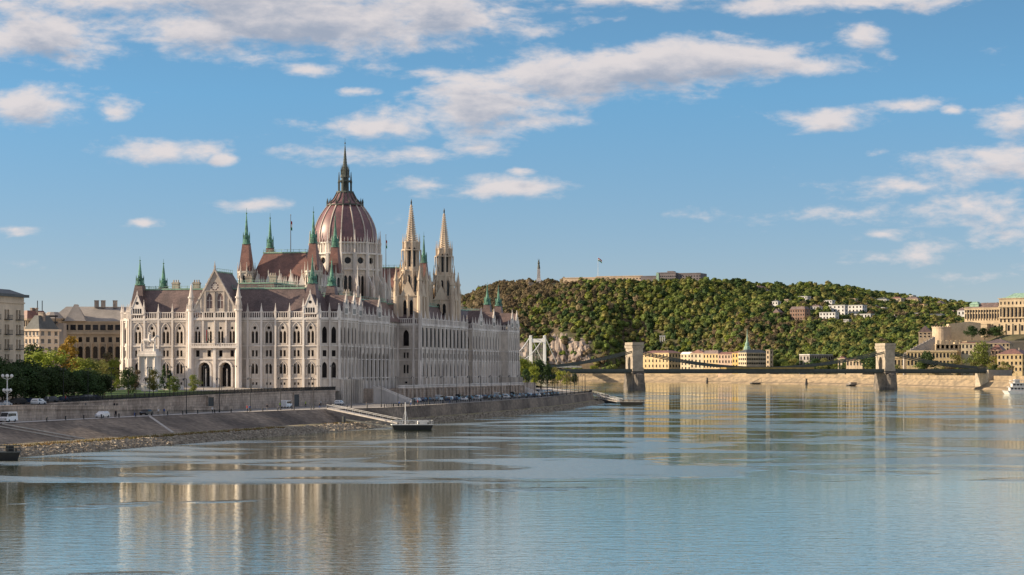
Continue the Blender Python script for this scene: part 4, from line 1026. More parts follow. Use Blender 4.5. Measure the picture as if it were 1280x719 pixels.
for i, px in enumerate((22,34,62,78,88,98,108,115)):
    cpx(('hatch','sedan')[i%2], ('black','dark_blue','grey','dark_blue')[i%4], px, 1.0+(i%3)*.5, zu(along(px,1),1)+.05, pi/2+.3, 'dark car parked in the shade under the dark grove', 'cars parked under the dark grove')
cpx('van','white',358,-13,ZC_,0,'white van with green stripe parked at the ramp wall below the parliament')
cpx('hatch','white',424,-12,ZC_,0,'white car by the buttressed corner below the parliament')
G3 = 'cars in the long row below the terrace'
cols = ['black','silver','black','dark_blue','grey','white','black','silver','grey','black','dark_blue','white']
random.seed(9)
for i in range(26):
    u = 42+i*7.1; c = cols[(i*5)%12]; kd = ('hatch','sedan','hatch','van')[(i*7)%4 if c != 'white' else 0]
    car(kd, c, u, -18.6+random.uniform(-.2,.2), ZC_, 0 if i%2 else pi, '%s %s parked in the inner row below the terrace wall' % (c.replace('_',' '), {'hatch':'hatchback','sedan':'sedan','van':'van'}[kd]), G3)
for i in range(20):
    u = 60+i*10.3+random.uniform(-1.5,1.5); c = cols[(i*7+3)%12]; kd = ('sedan','hatch')[i%2]
    car(kd, c, u, -27+random.uniform(-.3,.3)+max(0,(u-190)*.07), ZC_, 0, '%s %s in the outer lane of the river road below the terrace' % (c.replace('_',' '), {'hatch':'hatchback','sedan':'sedan'}[kd]), G3)
for i in range(16):
    u = 268+i*7.5; c = cols[(i*3+1)%12]; v = vw1(u)-3.2
    car(('sedan','hatch','hatch')[i%3], c, u, v, ZC_, .1, '%s %s parked past the far end of the parliament near the quay tip' % (c.replace('_',' '), ('sedan','hatchback','hatchback')[i%3]), G3)
# people: one continuous figure
def person_proto(cloth, legs, seed):
    me = bpy.data.meshes.new('person'); 
    V = [(0,0,.95),(0,0,1.2),(0,0,1.42),(0,0,1.53),(0,.01,1.68),(-.19,0,1.4),(-.26,.03,1.15),(-.25,-.05,.9),(.19,0,1.4),(.26,-.03,1.15),(.25,.08,.92),(-.1,0,.9),(-.11,-.1,.5),(-.11,.02,.08),(.1,0,.9),(.11,.14,.5),(.11,.10,.08),(-.11,-.1,.03),(.11,-.04,.03)]
    E = [(0,1),(1,2),(2,3),(3,4),(2,5),(5,6),(6,7),(2,8),(8,9),(9,10),(0,11),(11,12),(12,13),(0,14),(14,15),(15,16),(13,17),(16,18)]
    Rr = [.15,.15,.14,.055,.105,.07,.05,.035,.07,.05,.035,.095,.065,.045,.095,.065,.045,.04,.04]
    me.from_pydata(V,E,[]); o = bpy.data.objects.new('person', me); COL.objects.link(o)
    o.modifiers.new('s','SKIN'); sk = me.skin_vertices[0].data
    for i,r_ in enumerate(Rr): sk[i].radius = (r_,r_*.8)
    sk[0].use_root = True; sb_ = o.modifiers.new('d','SUBSURF'); sb_.levels = 1; sb_.render_levels = 1
    dg = bpy.context.evaluated_depsgraph_get(); m2 = bpy.data.meshes.new_from_object(o.evaluated_get(dg)); o.modifiers.clear(); o.data = m2
    for m_ in (M['skin'], cloth, legs, M['iron']): m2.materials.append(m_)
    for p in m2.polygons:
        z = p.center.z; x = abs(p.center.x)
        p.material_index = 3 if z > 1.7 or (z > 1.6 and p.center.y > .03) else 0 if z > 1.5 else 2 if (z < .92 and x < .2) else 0 if (x > .2 and z < 1.0) else 1
        if z < .1: p.material_index = 3
    tag(o, '', 'person'); return o
M['skin'] = mat('skin', (.45,.28,.2), .6, .05)
CL = {n_: mat('cloth_'+n_, c, .9, .1) for n_, c in (('black',(.02,.02,.025)),('white',(.7,.7,.7)),('blue',(.05,.1,.3)),('lime',(.45,.7,.05)),('red',(.4,.04,.04)),('grey',(.2,.2,.2)))}
def person(col, px, v, z, rz, label, legs='black'):
    o = person_proto(CL[col], CL[legs], 0); u = along(px, v); o.location = uvw(u,v,z if z is not None else zu(u,v)+.05); o.rotation_euler = (0,0,rz); o['label'] = label; o.scale = (1.03,)*3
zr_ = lambda px: zramp(along(px,-11))+.01
person('black',143,-11,zr_(143),1,'person in black walking on the ramp, the left one of a pair')
person('black',146.2,-11,zr_(146.2),1.3,'person in black walking on the ramp, the right one of a pair')
person('grey',107,-11,zr_(107),.5,'lone person in grey walking on the ramp left of the pair')
person('white',198,-18.5,ZC_,0,'person in a white top beside the black car on the lower road')
person('black',144,-19.8,ZQ+.01,2,'person in black on the promenade right of the white hatchback')
person('blue',312,-25,ZQ+.01,1,'person in blue on the quay below the parliament portal')
person('lime',350,-15,ZC_,1,'person in a lime safety vest left of the white van')
person('lime',382,-14,ZC_,2,'person in a lime safety vest right of the white van')
person('white',401,-14,ZC_,2,'person in white at the buttressed corner below the parliament')
person('red',82,-1.5,None,2,'person in red beside the dark grove on the upper road')
person('white',60,-1.8,None,2,'person in white beside the dark grove, left of the person in red')
person('grey',181,2,None,2,'person in grey standing on the path near the lawn')
person('black',168,-3,None,2,'person in black on the path above the ramp wall','blue')
for i in range(14):
    pr = person_proto(CL[['black','grey','blue','white','red','black','black'][i%7]], CL[['black','blue','grey'][i%3]], 0); u = -205+i*17.3+6*sin(i*5.1); v = vq(u)+1.2+1.4*(i%3)*.6
    pr.location = uvw(u,v,ZQ+.01); pr.rotation_euler = (0,0,i*1.3); pr['label'] = 'small pedestrian strolling along the pale promenade on the quay edge'; pr['group'] = 'pedestrians on the quay promenade'
for i in range(26):
    u = -240+i*9.0; b = MB(); b.frus(0,0,0,.75,.16,.14,8); b.frus(0,0,.75,.95,.2,.12,8)
    o = tag(place(b.build('bollard', M['iron']), uvw(u, vq(u)+.95, ZQ+.01), PHI), 'small dark bollard in the row along the quay edge', 'bollard', 'bollards along the quay edge')
# lamps
def lamp_proto(h, dbl=True, m='iron'):
    t = thing('street_lamp','', 'street lamp', (0,0,0)); b = MB(); b.frus(0,0,0,.8,.18,.12,8); b.frus(0,0,.7,h,.09,.06,8)
    b.build('post', M[m], t)
    for s in ((-1,1) if dbl else (1,)):
        a = MB(); a.beam((0,0,h-.2),(s*.35,0,h+.1),.07); a.beam((s*.35,0,h+.1),(s*.6,0,h-.05),.07); a.build('arm', M[m], t)
        l = MB(); l.frus(s*.6,0,h-.4,h-.05,.1,.2,8); l.frus(s*.6,0,h-.05,h+.1,.2,.05,8); l.build('lamp_head', M['glass_pale'], t)
    return t
LP = lamp_proto(9.0); LQ = lamp_proto(7.0, False)
for i in range(17):
    u = -205+12.2*i+(i%3)*1.1; put(LP, uvw(u,-7.2,zu(u,-7.2)), PHI+pi/2, 'tall dark double-arm lamp post behind the balustrade north of the parliament', 'lamp posts behind the balustrade', .9)
for i in range(32):
    u = -160+17.5*i; v = vq(u)+3.4
    put(LQ, uvw(u,v,ZQ), PHI+pi/2, 'slender dark lamp post along the promenade on the quay edge', 'lamp posts along the promenade', 1.25)
for i in range(12):
    u = 40+16.5*i; put(LP, uvw(u,-13.6,9.6), PHI, 'short dark lamp standing on the parliament terrace', 'lamps on the terrace', .5)
# white globe lamp by the left road
t = thing('globe_lamp','white ornate candelabra lamp with round globes beside the upper road at far left','street lamp',uvw(along(9,-7),-7,7.9),PHI)
b = MB(); b.frus(0,0,0,1,.28,.2,8); b.frus(0,0,1,6.6,.15,.1,8); b.frus(0,0,6.6,6.9,.25,.1,8); b.build('post',M['white'],t)
for z,r_ in ((6.5,.95),(3.4,.7)):
    for k in range(4):
        a = k*pi/2+.4; b = MB(); b.beam((0,0,z-.4),(r_*cos(a),r_*sin(a),z),.1); b.build('arm',M['white'],t)
        g = MB(); g.lathe(r_*cos(a),r_*sin(a),[(.05,z),(.3,z+.15),(.36,z+.4),(.28,z+.65),(.04,z+.78)],10); g.build('globe',M['white'],t)
# ================================================================== MONUMENT
mu_, mv_ = along(187,34), 34
mz = zu(mu_,mv_)
mo_ = thing('equestrian_monument','tall pale stone monument with columned pedestal and horse group before the parliament','monument',uvw(mu_,mv_,mz),PHI)
k_ = 1.0
b = MB(); b.box(-6,6,-8.5,8.5,-.5,1.2); b.box(-4.5,4.5,-6.5,6.5,1.2,2.3); b.build('base',M['stone_pale'],mo_)
b = MB(); b.box(-1.6,1.6,-2.6,2.6,2.2,10.5)
for y in (-2.5,0,2.5):
    for x in (-1.7,1.7): b.frus(x,y,2.3,10.0,.38,.33,10)
b.box(-2.3,2.3,-3.1,3.1,10.0,10.7); b.box(-2.0,2.0,-2.8,2.8,10.7,11.5); b.box(-1.4,1.4,-2.4,2.4,11.5,12.3); b.build('pedestal',M['stone_pale'],mo_)
def horse(mb, s, z):
    # trunk, neck, head, four jointed legs, tail
    L_ = [((-.95,0,1.45),(.0,0,1.38),.62,.6),((0,0,1.38),(.85,0,1.5),.6,.66),((.75,0,1.65),(1.3,0,2.2),.46,.3),((1.25,0,2.25),(1.75,0,2.0),.3,.2),
          ((-.95,.2,1.3),(-1.0,.22,.75),.34,.2),((-1.0,.22,.78),(-1.15,.22,0),.15,.12),((-.95,-.2,1.3),(-.8,-.22,.75),.34,.2),((-.8,-.22,.78),(-1.0,-.22,0),.15,.12),
          ((.75,.18,1.3),(.85,.2,.65),.26,.16),((.85,.2,.68),(.8,.2,0),.14,.1),((.75,-.18,1.4),(1.2,-.2,1.05),.26,.16),((1.2,-.2,1.05),(1.1,-.2,.55),.14,.1),((-1.2,0,1.55),(-1.6,0,.8),.18,.08)]
    for p,q,w0,w1 in L_:
        p = Vector(p)*s+Vector((0,0,z)); q = Vector(q)*s+Vector((0,0,z)); d = (q-p).normalized(); up = Vector((0,1,0)); a = d.cross(up).normalized(); c = a.cross(d)
        n = 8; r0, r1 = w0*s/2, w1*s/2
        p2 = p-d*r0*.3; q2 = q+d*r1*.3
        mb.add([p2+a*r0*cos(t*pi/4)+c*r0*sin(t*pi/4) for t in range(n)]+[q2+a*r1*cos(t*pi/4)+c*r1*sin(t*pi/4) for t in range(n)],[(i,(i+1)%n,n+(i+1)%n,n+i) for i in range(n)]+[tuple(range(n-1,-1,-1)),tuple(range(n,2*n))])
    # rider
    for p,q,w0,w1 in (((-.05,0,1.6),(.0,0,2.5),.42,.5),((0,0,2.55),(0,0,2.85),.2,.28),((0,.25,1.7),(.35,.42,1.1),.28,.18),((0,-.25,1.7),(.35,-.42,1.1),.28,.18),((0,.25,2.4),(.5,.3,2.1),.16,.12),((0,-.25,2.4),(.5,-.5,2.7),.16,.12)):
        mb.beam(Vector(p)*s+Vector((0,0,z)), Vector(q)*s+Vector((0,0,z)), w0*s, w1*s, n=8)
hb = MB(); horse(hb, 1.75, 12.25)
ho = hb.build('horse_group',M['stone_pale'],mo_); ho.rotation_euler = (0,0,-pi/2)
sg = MB()
for y in (-2,2): sg.beam((-1.2,y,11.4),(-1.2,y*1.05,13.6),.7,.7,n=8); sg.beam((-1.2,y*1.05,13.7),(-1.2,y*1.05,14.2),.4,.4,n=8)
sg.build('side_figure',M['stone_pale'],mo_)
hb = MB(); horse(hb, 1.3, 0)
r2 = place(hb.build('horseman_statue',M['iron']), uvw(along(187,26),26,zu(along(187,26),26)+1.9), PHI-pi/2)
tag(r2,'dark bronze horseman statue in front of the pale pedestal','statue')
b = MB(); b.box(-2.2,2.2,-1.0,1.0,-.5,1.95); tag(place(b.build('statue_plinth',M['stone_pale']), uvw(along(187,26),26,zu(along(187,26),26)), PHI-pi/2),'low pale stone plinth under the dark bronze horseman','plinth')
# ================================================================== BUILDINGS
winmesh = {}
def wmesh(w, h, side, kind='glass'):
    key = (round(w,2), round(h,2), side, kind)
    if key not in winmesh:
        b = MB(); t = .12
        if side == 'f': b.box(-w/2,w/2,-t,t*.5,-h/2,h/2,0); b.box(-w/2-.1,w/2+.1,-t-.12,t,-h/2-.2,-h/2,1)
        else: b.box(-t*.5,t,-w/2,w/2,-h/2,h/2,0); b.box(-t,t+.12,-w/2-.1,w/2+.1,-h/2-.2,-h/2,1)
        winmesh[key] = b.mesh('window', [M[kind], M['stone_pale']])
    return winmesh[key]
def volume(par_, ox, oy, w, dep, z0, z1, fl, nf, ns, wm_, side_mat=None, ww=.42, wh=.55, gk='glass', zoff=0, mats=None, cornice=.5, zw0=None):
    """box whose near corner is (ox,oy): front face runs to -x, side face to +y"""
    b = MB(); b.box(ox-w,ox,oy,oy+dep,z0,z1)
    if cornice:
        b.box(ox-w-cornice,ox+cornice,oy-cornice,oy+dep+cornice,z1-.5,z1+.15)
        b.box(ox-w-.15,ox+.15,oy-.15,oy+dep+.15,z0+(z1-z0)*.28,z0+(z1-z0)*.28+.3)
    o = b.build('wall', M[wm_], par_)
    zs = z0 if zw0 is None else zw0
    fh = (z1-zs)/fl if fl else 1
    for side, n_, ln in (('f',nf,w),('s',ns,dep)):
        if not n_: continue
        bw = ln/n_
        for i in range(n_):
            for k in range(fl):
                me = wmesh(min(bw*ww,2.2), fh*wh, side, gk); q = bpy.data.objects.new('window', me); COL.objects.link(q); q.parent = o
                c = (i+.5)*bw; q.location = (ox-ln+c, oy, zs+(k+.5)*fh) if side == 'f' else (ox, oy+c, zs+(k+.5)*fh)
    return o
def roofshape(par_, x0,x1,y0,y1,z,h,kind,m,ov=.5):
    b = MB()
    if kind == 'hip': i = min((y1-y0),(x1-x0))*.42; b.hip(x0-ov,x1+ov,y0-ov,y1+ov,z+.16,z+h,i)
    elif kind == 'mansard': b.hip(x0,x1,y0,y1,z+.16,z+h,h*.5)
    elif kind == 'gable':   # ridge along y
        xm = (x0+x1)/2; b.add([(x0-ov,y0-ov,z+.16),(x1+ov,y0-ov,z+.16),(xm,y0-ov,z+h),(x0-ov,y1+ov,z+.16),(x1+ov,y1+ov,z+.16),(xm,y1+ov,z+h)],[(0,1,2),(5,4,3),(0,2,5,3),(1,4,5,2),(0,3,4,1)])
    else: b.box(x0-.3,x1+.3,y0-.3,y1+.3,z+.16,z+.16+h)
    return b.build('roof', M[m], par_)
def chim(ro_, pts, m='stone_dark', s=.6, h=2.2):
    for x,y,z in pts: b = MB(); b.box(x-s,x+s,y-s,y+s,z,z+h); b.box(x-s-.1,x+s+.1,y-s-.1,y+s+.1,z+h-.3,z+h); b.build('chimney', M[m], ro_)
def bld(name, label, p, ytop, ybase, d, th, wm_, rm='roof_red', rk_='hip', rh=4, fl=3, nf=5, ns=3, cat='building', gk='glass', ww=.42, wh=.55, ch=1, group=None, sink=4, clear=True, mind=0):
    p0,pm,p1 = p; qd = d < 0; d = bank_d(pm)-d if qd else d; s = d/F; t = R(abs(th))
    w = max(2.0,(pm-p0)*s/max(.2,cos(t))); dep = max((p1-pm)*s/sin(t) if th else 0, mind or 9)
    z0 = EZ if qd else WZ(ybase,d); z1 = WZ(ytop,d)-rh*(1 if rk_ != 'none' else 0)
    if z1 < z0+2.4: z1 = z0+2.4
    if d > 1800 and cat != 'house': sink = max(sink, z0-EZ+2)
    o = thing(name, label, cat, (WX(pm,d), d, z0), R(th), group)
    volume(o, 0,0,w,dep,-sink,z1-z0,fl,nf,ns,wm_,gk=gk,ww=ww,wh=wh,zw0=.4)
    if rk_ != 'none':
        r_ = roofshape(o,-w,0,0,dep,z1-z0,rh,rk_,rm)
        if ch:
            rng = random.Random(name+label); chim(r_, [(-w*rng.uniform(.2,.8), dep*rng.uniform(.3,.6), z1-z0+rh*.4) for _ in range(ch)], s=.5, h=rh*.6+1)
    if clear and d > 2000: CLEAR.append((p0-1,p1+1,ybase,d))
    return o
for n_, c, c2 in (('ochre',(.58,.45,.25),(.48,.37,.21)),('cream',(.58,.49,.33),(.46,.39,.28)),('pink',(.58,.42,.31),(.45,.34,.26)),('yellow',(.60,.44,.18),(.5,.35,.12)),('greyw',(.36,.33,.30),(.27,.25,.23)),
                ('whitew',(.66,.66,.64),(.5,.5,.5)),('brick',(.26,.17,.13),(.2,.13,.10)),('sandst',(.52,.42,.29),(.40,.32,.22)),('brownst',(.46,.37,.26),(.32,.26,.19)),('aptst',(.74,.60,.45),(.58,.47,.35))):
    M[n_] = mat(n_+'_wall', c, .9, .1, .15, 1.2, c2=c2, zst=.5)
# ---- left apartment block near the camera
A0u, Av = along(30, 28), 28.0
ap = thing('apartment_block','tall cream riverside apartment block with balconies at the left edge','building',uvw(A0u,Av,7.5),PHI)
AO = (A0u,Av,7.5); wl = MB(); w = []; Lh = 95.0
A_, B_ = (A0u-Lh,Av),(A0u,Av); n_b = int(Lh/6.3); bw = Lh/n_b; fh = 3.75
floors = [10.2+3.75*i for i in range(6)]
bays = []
for i in range(n_b):
    c = (i+.5)*bw; bays.append((i*bw, (i+1)*bw, [[('rect',c-.75,z,1.05,2.35),('rect',c+.75,z,1.05,2.35)] for z in floors]))
facade(wl, A_, B_, 7, 34.6, bays, .5, w)
wl.poly([(A0u,Av,7),(A0u,Av+16,7),(A0u,Av+16,34.6),(A0u,Av,34.6)]); wl.poly([(A0u-Lh,Av,7),(A0u-Lh,Av+16,7),(A0u-Lh,Av+16,34.6),(A0u-Lh,Av,34.6)]); wl.poly([(A0u-Lh,Av+16,7),(A0u,Av+16,7),(A0u,Av+16,34.6),(A0u-Lh,Av+16,34.6)])
for z in (33.0, 12.8): wl.box(A0u-Lh,A0u+.05,Av-.3,Av,z,z+.35)
wl.build('wall', M['aptst'], ap, AO)
C2 = Coll('window', M['glass_pale'], ap, AO); [C2.add(q, q.v[0][0]) for q in w]; C2.done()
b = MB(); b.box(A0u-Lh-.8,A0u+1.0,Av-1.0,Av+17,34.6,35.3); b.hip(A0u-Lh,A0u+.3,Av-.3,Av+16.5,35.3,36.6,3); b.build('roof', M['lead'], ap, AO)
for i in range(n_b):
    for j, z in enumerate(floors):
        if i < n_b-6 or j == 0: continue
        c = A0u-Lh+(i+.5)*bw; b = MB(); b.box(c-1.5,c+1.5,Av-.9,Av-.02,z-.25,z-.05)
        for k in range(11): b.box(c-1.48+k*.29,c-1.44+k*.29,Av-.88,Av-.84,z-.05,z+.95)
        b.box(c-1.5,c+1.5,Av-.92,Av-.84,z+.92,z+1.0); b.build('balcony', M['iron'], ap, AO)
# shade of the row behind it: the block continues up river with a second house
b2 = thing('apartment_block','lower cream apartment block further up river, out beyond the left edge','building',uvw(A0u-Lh-34,Av,7.5),PHI) if False else None
# ---- buildings between the block and the parliament
bld('town_house','pale cream corner house with dark blue mansard roof left of the brown palatial block',(28,49,67),394,462,700,-28,'aptst','lead','mansard',4.6,5,4,3,ww=.4,ch=3,gk='glass_pale')
bld('town_house','far brownish house with red roof between the apartment block and the mansard house',(26,34,50),388,450,760,-35,'brownst','roof_red','hip',3,4,3,3,ch=2)
mus = thing('palatial_block','large brown stone palatial block with corner turret and attic storey left of the parliament','building',(WX(77,820),820,10),R(6))
MO=(0,0,0); wl = MB(); w = []
wd_ = (160-77)/F*820; k = 9; bw = wd_/k
A_, B_ = (-6,0),(wd_+6,0)
bays = [(6+i*bw,6+(i+1)*bw,[[('round',6+(i+.5)*bw,10.5,1.7,4.6)],[('rect',6+(i+.5)*bw,5.6,1.5,2.6)],[('rect',6+(i+.5)*bw,1.4,1.5,2.8)],[('rect',6+(i+.5)*bw,16.6,1.4,1.9)]]) for i in range(k)]
facade(wl, A_, B_, -4, 20, bays, .5, w); facade(wl, (-6,40),(-6,0),-4,20,[(5*i+1,5*i+5,[[('round',5*i+3,10.5,1.6,4.4)],[('rect',5*i+3,5.6,1.4,2.4)]]) for i in range(7)],.5,w)
wl.box(-6.5,wd_+6.5,-.7,.05,19.6,20.4); wl.box(-6.2,wd_+6.2,-.4,.05,9.4,9.9); wl.box(-6.5,-5.95,-.7,40,19.6,20.4)
for i in range(k+1): wl.frus(6-6+i*bw,-.45,9.9,15.8,.42,.36,8); wl.box(i*bw-.5,i*bw+.5,-.7,0,15.8,16.3)
wl.box(-1,wd_+1,1,12,20,24.2); wl.box(-1.3,wd_+1.3,.7,12,24,24.6)
wl.frus(-3.5,2.5,-4,25,4.4,4.2,10); wl.frus(-3.5,2.5,20,20.8,4.9,4.9,10); wl.frus(-3.5,2.5,25,25.6,4.6,4.6,10)
wl.poly([(-6,40,-4),(wd_+6,40,-4),(wd_+6,40,20),(-6,40,20)]); wl.poly([(-6,0,20.1),(wd_+6,0,20.1),(wd_+6,40,20.1),(-6,40,20.1)])
wo = wl.build('wall', M['brownst'], mus)
for i in range(k): q = MB(); q.box((i+.5)*bw-1.0,(i+.5)*bw+1.0,.9,1.02,21.2,23.2); w.append(q)
for q in w: q.build('window', M['glass'], wo)
rm_ = MB(); rm_.hip(-5.5,wd_+5.5,3,38,24.6,30.4,6,10); rm_.frus(-3.5,2.5,25.6,28,4.4,2.0,10); rm_.hip(1,9,-.3,8,24.6,31,3.4,4)
ro_ = rm_.build('roof', M['greyw'], mus)
chim(ro_,[(5,5,28),(12,12,30),(14.5,12,30),(19,12,30)],'stone_dark',.8,2.8)
# roof crane frame behind
cr_ = thing('rooftop_frame','small dark rooftop frame with two masts behind the mansard house','roof structure',(WX(58,780),780,WZ(402,780)),0)
b = MB(); b.box(-4,4,-1,1,1.6,2.2); b.box(-4,4,-1,1,-.6,0); b.build('slab', M['iron'], cr_)
for x in (-3.2,3.2,-1.5): b = MB(); b.beam((x,0,-3),(x,0,7.5 if x != 3.2 else 1.6),.25); b.build('mast', M['iron'], cr_)
b = MB(); b.box(-6,6,.2,6,-14,-.62); b.build('core', M['greyw'], cr_)
# ================================================================== LANDING STAGES AND BOATS
def pontoon(name, label, loc, rz, L_, W_, hull='iron', deckm='whitew', hh=1.0, cabin=False):
    t = thing(name, label, 'landing stage', loc, rz)
    b = MB(); b.hip(-L_/2,L_/2,-W_/2,W_/2,hh,-.5,.6); b.build('hull', M[hull], t)
    b = MB(); b.box(-L_/2-.1,L_/2+.1,-W_/2-.1,W_/2+.1,hh,hh+.22); b.build('deck', M[deckm], t)
    b = MB(); n = max(3,int(L_/2))
    for s in (-1,1):
        for i in range(n+1): x = -L_/2+L_*i/n; b.beam((x,s*W_/2,hh+.2),(x,s*W_/2,hh+1.2),.08)
        b.beam((-L_/2,s*W_/2,hh+1.2),(L_/2,s*W_/2,hh+1.2),.1); b.beam((-L_/2,s*W_/2,hh+.75),(L_/2,s*W_/2,hh+.75),.06)
    for s in (-1,1): b.beam((s*L_/2,-W_/2,hh+1.2),(s*L_/2,W_/2,hh+1.2),.1)
    b.build('rail', M[deckm], t)
    for x in (-L_*.36,-L_*.1,L_*.15,L_*.38):
        b = MB(); b.frus(x,-W_/2+.25,hh+.2,hh+.75,.16,.2,8); b.build('bollard', M['iron'], t)
    return t
pl = Vector((WX(515,588),588,0))
pt = pontoon('landing_pontoon','pale landing pontoon with black hull and a tall white mast off the embankment',pl,R(8),11,4.2,hh=1.25)
b = MB(); b.frus(-1.8,0,1.4,7.4,.18,.09,8); b.build('mast', M['white'], pt)
for s in (-1,1): b = MB(); b.beam((-1.8+s*.9,0,1.4),(-1.8,0,5.6),.08); b.build('mast_stay', M['white'], pt)
b = MB(); b.box(1.5,4.5,-1.2,1.2,1.45,2.3); b.build('bench', M['whitew'], pt)
def gangway(label, p, q, w=1.8, m='promenade'):
    p = Vector(p); q = Vector(q); t = thing('gangway', label, 'gangway', p, 0); d = q-p; n_ = Vector((d.y,-d.x,0)).normalized()*w/2
    b = MB(); b.beam((0,0,0), d, w, .35); b.build('walkway', M[m], t)
    for s in (-1,1):
        b = MB(); k = 10; b.beam(n_*s+Vector((0,0,1.1)), d+n_*s+Vector((0,0,1.1)), .09)
        for i in range(k+1): c = d*(i/k)+n_*s; b.beam(c, c+Vector((0,0,1.1)), .07)
        b.build('rail', M['whitew'], t)
ug = along(431,-38)
gangway('long pale gangway slanting from the quay down to the pontoon with the mast', uvw(ug,-33.5,ZQ+.2), pl+Vector((-3.4,1.2,1.7)), 2.2)
b = MB(); q0 = uvw(ug-7,-40,2.6); b.beam(q0, pl+Vector((-4.5,-.8,.6)), .35); b.frus(q0.x,q0.y,.4,3.4,.5,.5,8)
tag(b.build('mooring_boom', M['lead']),'slim grey mooring boom below the long gangway','boom')
p2 = Vector((WX(790,1010),1010,0))
pontoon('landing_pontoon','small dark pontoon at the end of the gangway off the quay tip',p2,R(-12),11,4,'iron','greyw',1.3)
gangway('gangway from the quay tip out to the small dark pontoon', uvw(392,-9.6,4.9), p2+Vector((-5,1,1.6)), 1.6, 'greyw')
gangway('second thin walkway beside the gangway off the quay tip', uvw(372,-16.5,2.6), p2+Vector((-6.5,-.5,1.4)), .9, 'greyw')
p3 = Vector((WX(757,1085),1085,0)); p3o = pontoon('moored_workboat','small dark blue workboat moored at the quay tip',p3,R(5),11,4,'iron','greyw',1.6); p3o['category'] = 'boat'
b = MB(); b.box(-3,1.5,-1.3,1.3,1.8,3.9); b.box(-3.3,1.9,-1.5,1.5,3.9,4.1); b.build('cabin', M['glass'], p3o); b = MB(); b.beam((0,0,4),(0,0,7),.15); b.build('mast', M['iron'], p3o)
p4 = Vector((WX(3,388),388,0)); pp = pontoon('mooring_barge','dark steel mooring barge end at the bottom left waterline',p4,R(12),6.2,3.2,'iron','lead',1.35)
b = MB(); b.box(.6,2.0,-.8,.8,1.55,2.5); b.build('winch_box', M['iron'], pp)
# white river ship at the right edge
sh_ = thing('river_ship','white three-deck passenger ship on the water at the right edge','ship',(WX(1284,1450),1450,0),R(3))
b = MB(); Ls = 34
b.add([(-17,0,2.6),(-14,-3,2.4),(17,-3,2.2),(17,3,2.2),(-14,3,2.4),(-15,0,-.5),(-12,-2.4,-.5),(17,-2.6,-.5),(17,2.6,-.5),(-12,2.4,-.5)],[(0,1,2,3,4),(9,8,7,6,5),(0,5,6,1),(1,6,7,2),(2,7,8,3),(3,8,9,4),(4,9,5,0)]); b.build('hull', M['white'], sh_)
for z, x0, x1 in ((2.5,-12.5,17),(5.1,-11,17)):
    b = MB(); b.box(x0+.4,x1,-2.3,2.3,z,z+2.3); o = b.build('cabin', M['whitew'], sh_)
    k = int((x1-x0)/2.3)
    for i in range(k): q = MB(); q.box(x0+1.0+i*2.3,x0+2.5+i*2.3,-2.4,-2.25,z+.8,z+1.8); q.build('window', M['glass'], o)
    b = MB(); b.box(x0-.6,x1,-2.9,2.9,z+2.3,z+2.5); b.build('deck', M['white'], sh_)
b = MB()
for i in range(15): x = -11+i*2; b.beam((x,-2.8,7.6),(x,-2.8,9.3),.1); b.beam((x,2.8,7.6),(x,2.8,9.3),.1)
b.box(-11.5,17,-2.9,2.9,9.3,9.5); b.build('awning', M['white'], sh_)
b = MB(); b.box(-9,-5.5,-1.5,1.5,7.6,10); b.build('wheelhouse', M['whitew'], sh_); b = MB(); b.beam((-7,0,9.5),(-7,0,14),.2); b.build('mast', M['iron'], sh_)
# ================================================================== CHAIN BRIDGE
T1 = Vector((98.4,1750,0)); T2 = Vector((310.0,1807,0)); ax = (T2-T1).normalized(); span = (T2-T1).length; ang = math.atan2(ax.y,ax.x)
br = thing('chain_bridge','stone-towered chain suspension bridge with dark chains crossing the river','bridge',T1,ang)
M['pier'] = mat('dark_pier_stone', (.20,.175,.15), .9, .2, .2, .6, c2=(.11,.10,.09), brick=(2.2,1.0,.3)); M['tstone'] = mat('bridge_tower_stone', (.46,.40,.31), .9, .12, .15, .6, c2=(.36,.31,.25), brick=(2.2,1.1,.3))
DZ = 15.2; SAG = 17.6
for x in (0, span):
    b = MB(); b.hip(x-5.6,x+5.6,-12,12,-2,6,.4,.4); b.hip(x-5.1,x+5.1,-11.2,11.2,6,13.6,.4,.4); b.box(x-5.6,x+5.6,-12,12,13.6,14.6); b.frus(x,-12,-2,12.5,4.6,4.2,12); b.frus(x,-12,12.5,13.8,4.2,1.5,12); b.build('pier', M['pier'], br)
    t = MB(); wv = []
    c = [(x-4.3,9.2),(x-4.3,-9.2),(x+4.3,-9.2),(x+4.3,9.2)]
    # road arch runs through along x: openings on the two wide faces
    facade(t, c[0], c[1], DZ, 33.8, [(5.2,13.2,[[('round',9.2,DZ+.4,6.4,11.5)]])], 4.2, wv); facade(t, c[2], c[3], DZ, 33.8, [(5.2,13.2,[[('round',9.2,DZ+.4,6.4,11.5)]])], 4.2, [])
    facade(t, c[1], c[2], DZ, 33.8, [], .4, wv); facade(t, c[3], c[0], DZ, 33.8, [], .4, wv)
    t.prism([(x-4.9,-9.8),(x+4.9,-9.8),(x+4.9,9.8),(x-4.9,9.8)], 33.8, 34.9); t.prism([(x-5.1,-10.0),(x+5.1,-10.0),(x+5.1,10.0),(x-5.1,10.0)], 34.9, 35.9); t.prism([(x-4.8,-9.7),(x+4.8,-9.7),(x+4.8,9.7),(x-4.8,9.7)], 36.2, 38.4)
    t.prism([(x-4.6,-9.5),(x+4.6,-9.5),(x+4.6,9.5),(x-4.6,9.5)], 27.0, 27.6); t.box(x-4.7,x+4.7,-9.6,-8.6,DZ,DZ+3); 
    t.build('tower', M['tstone'], br)
dk = MB(); dk.box(-92,span+92,-7.2,7.2,DZ-.3,DZ+.7); 
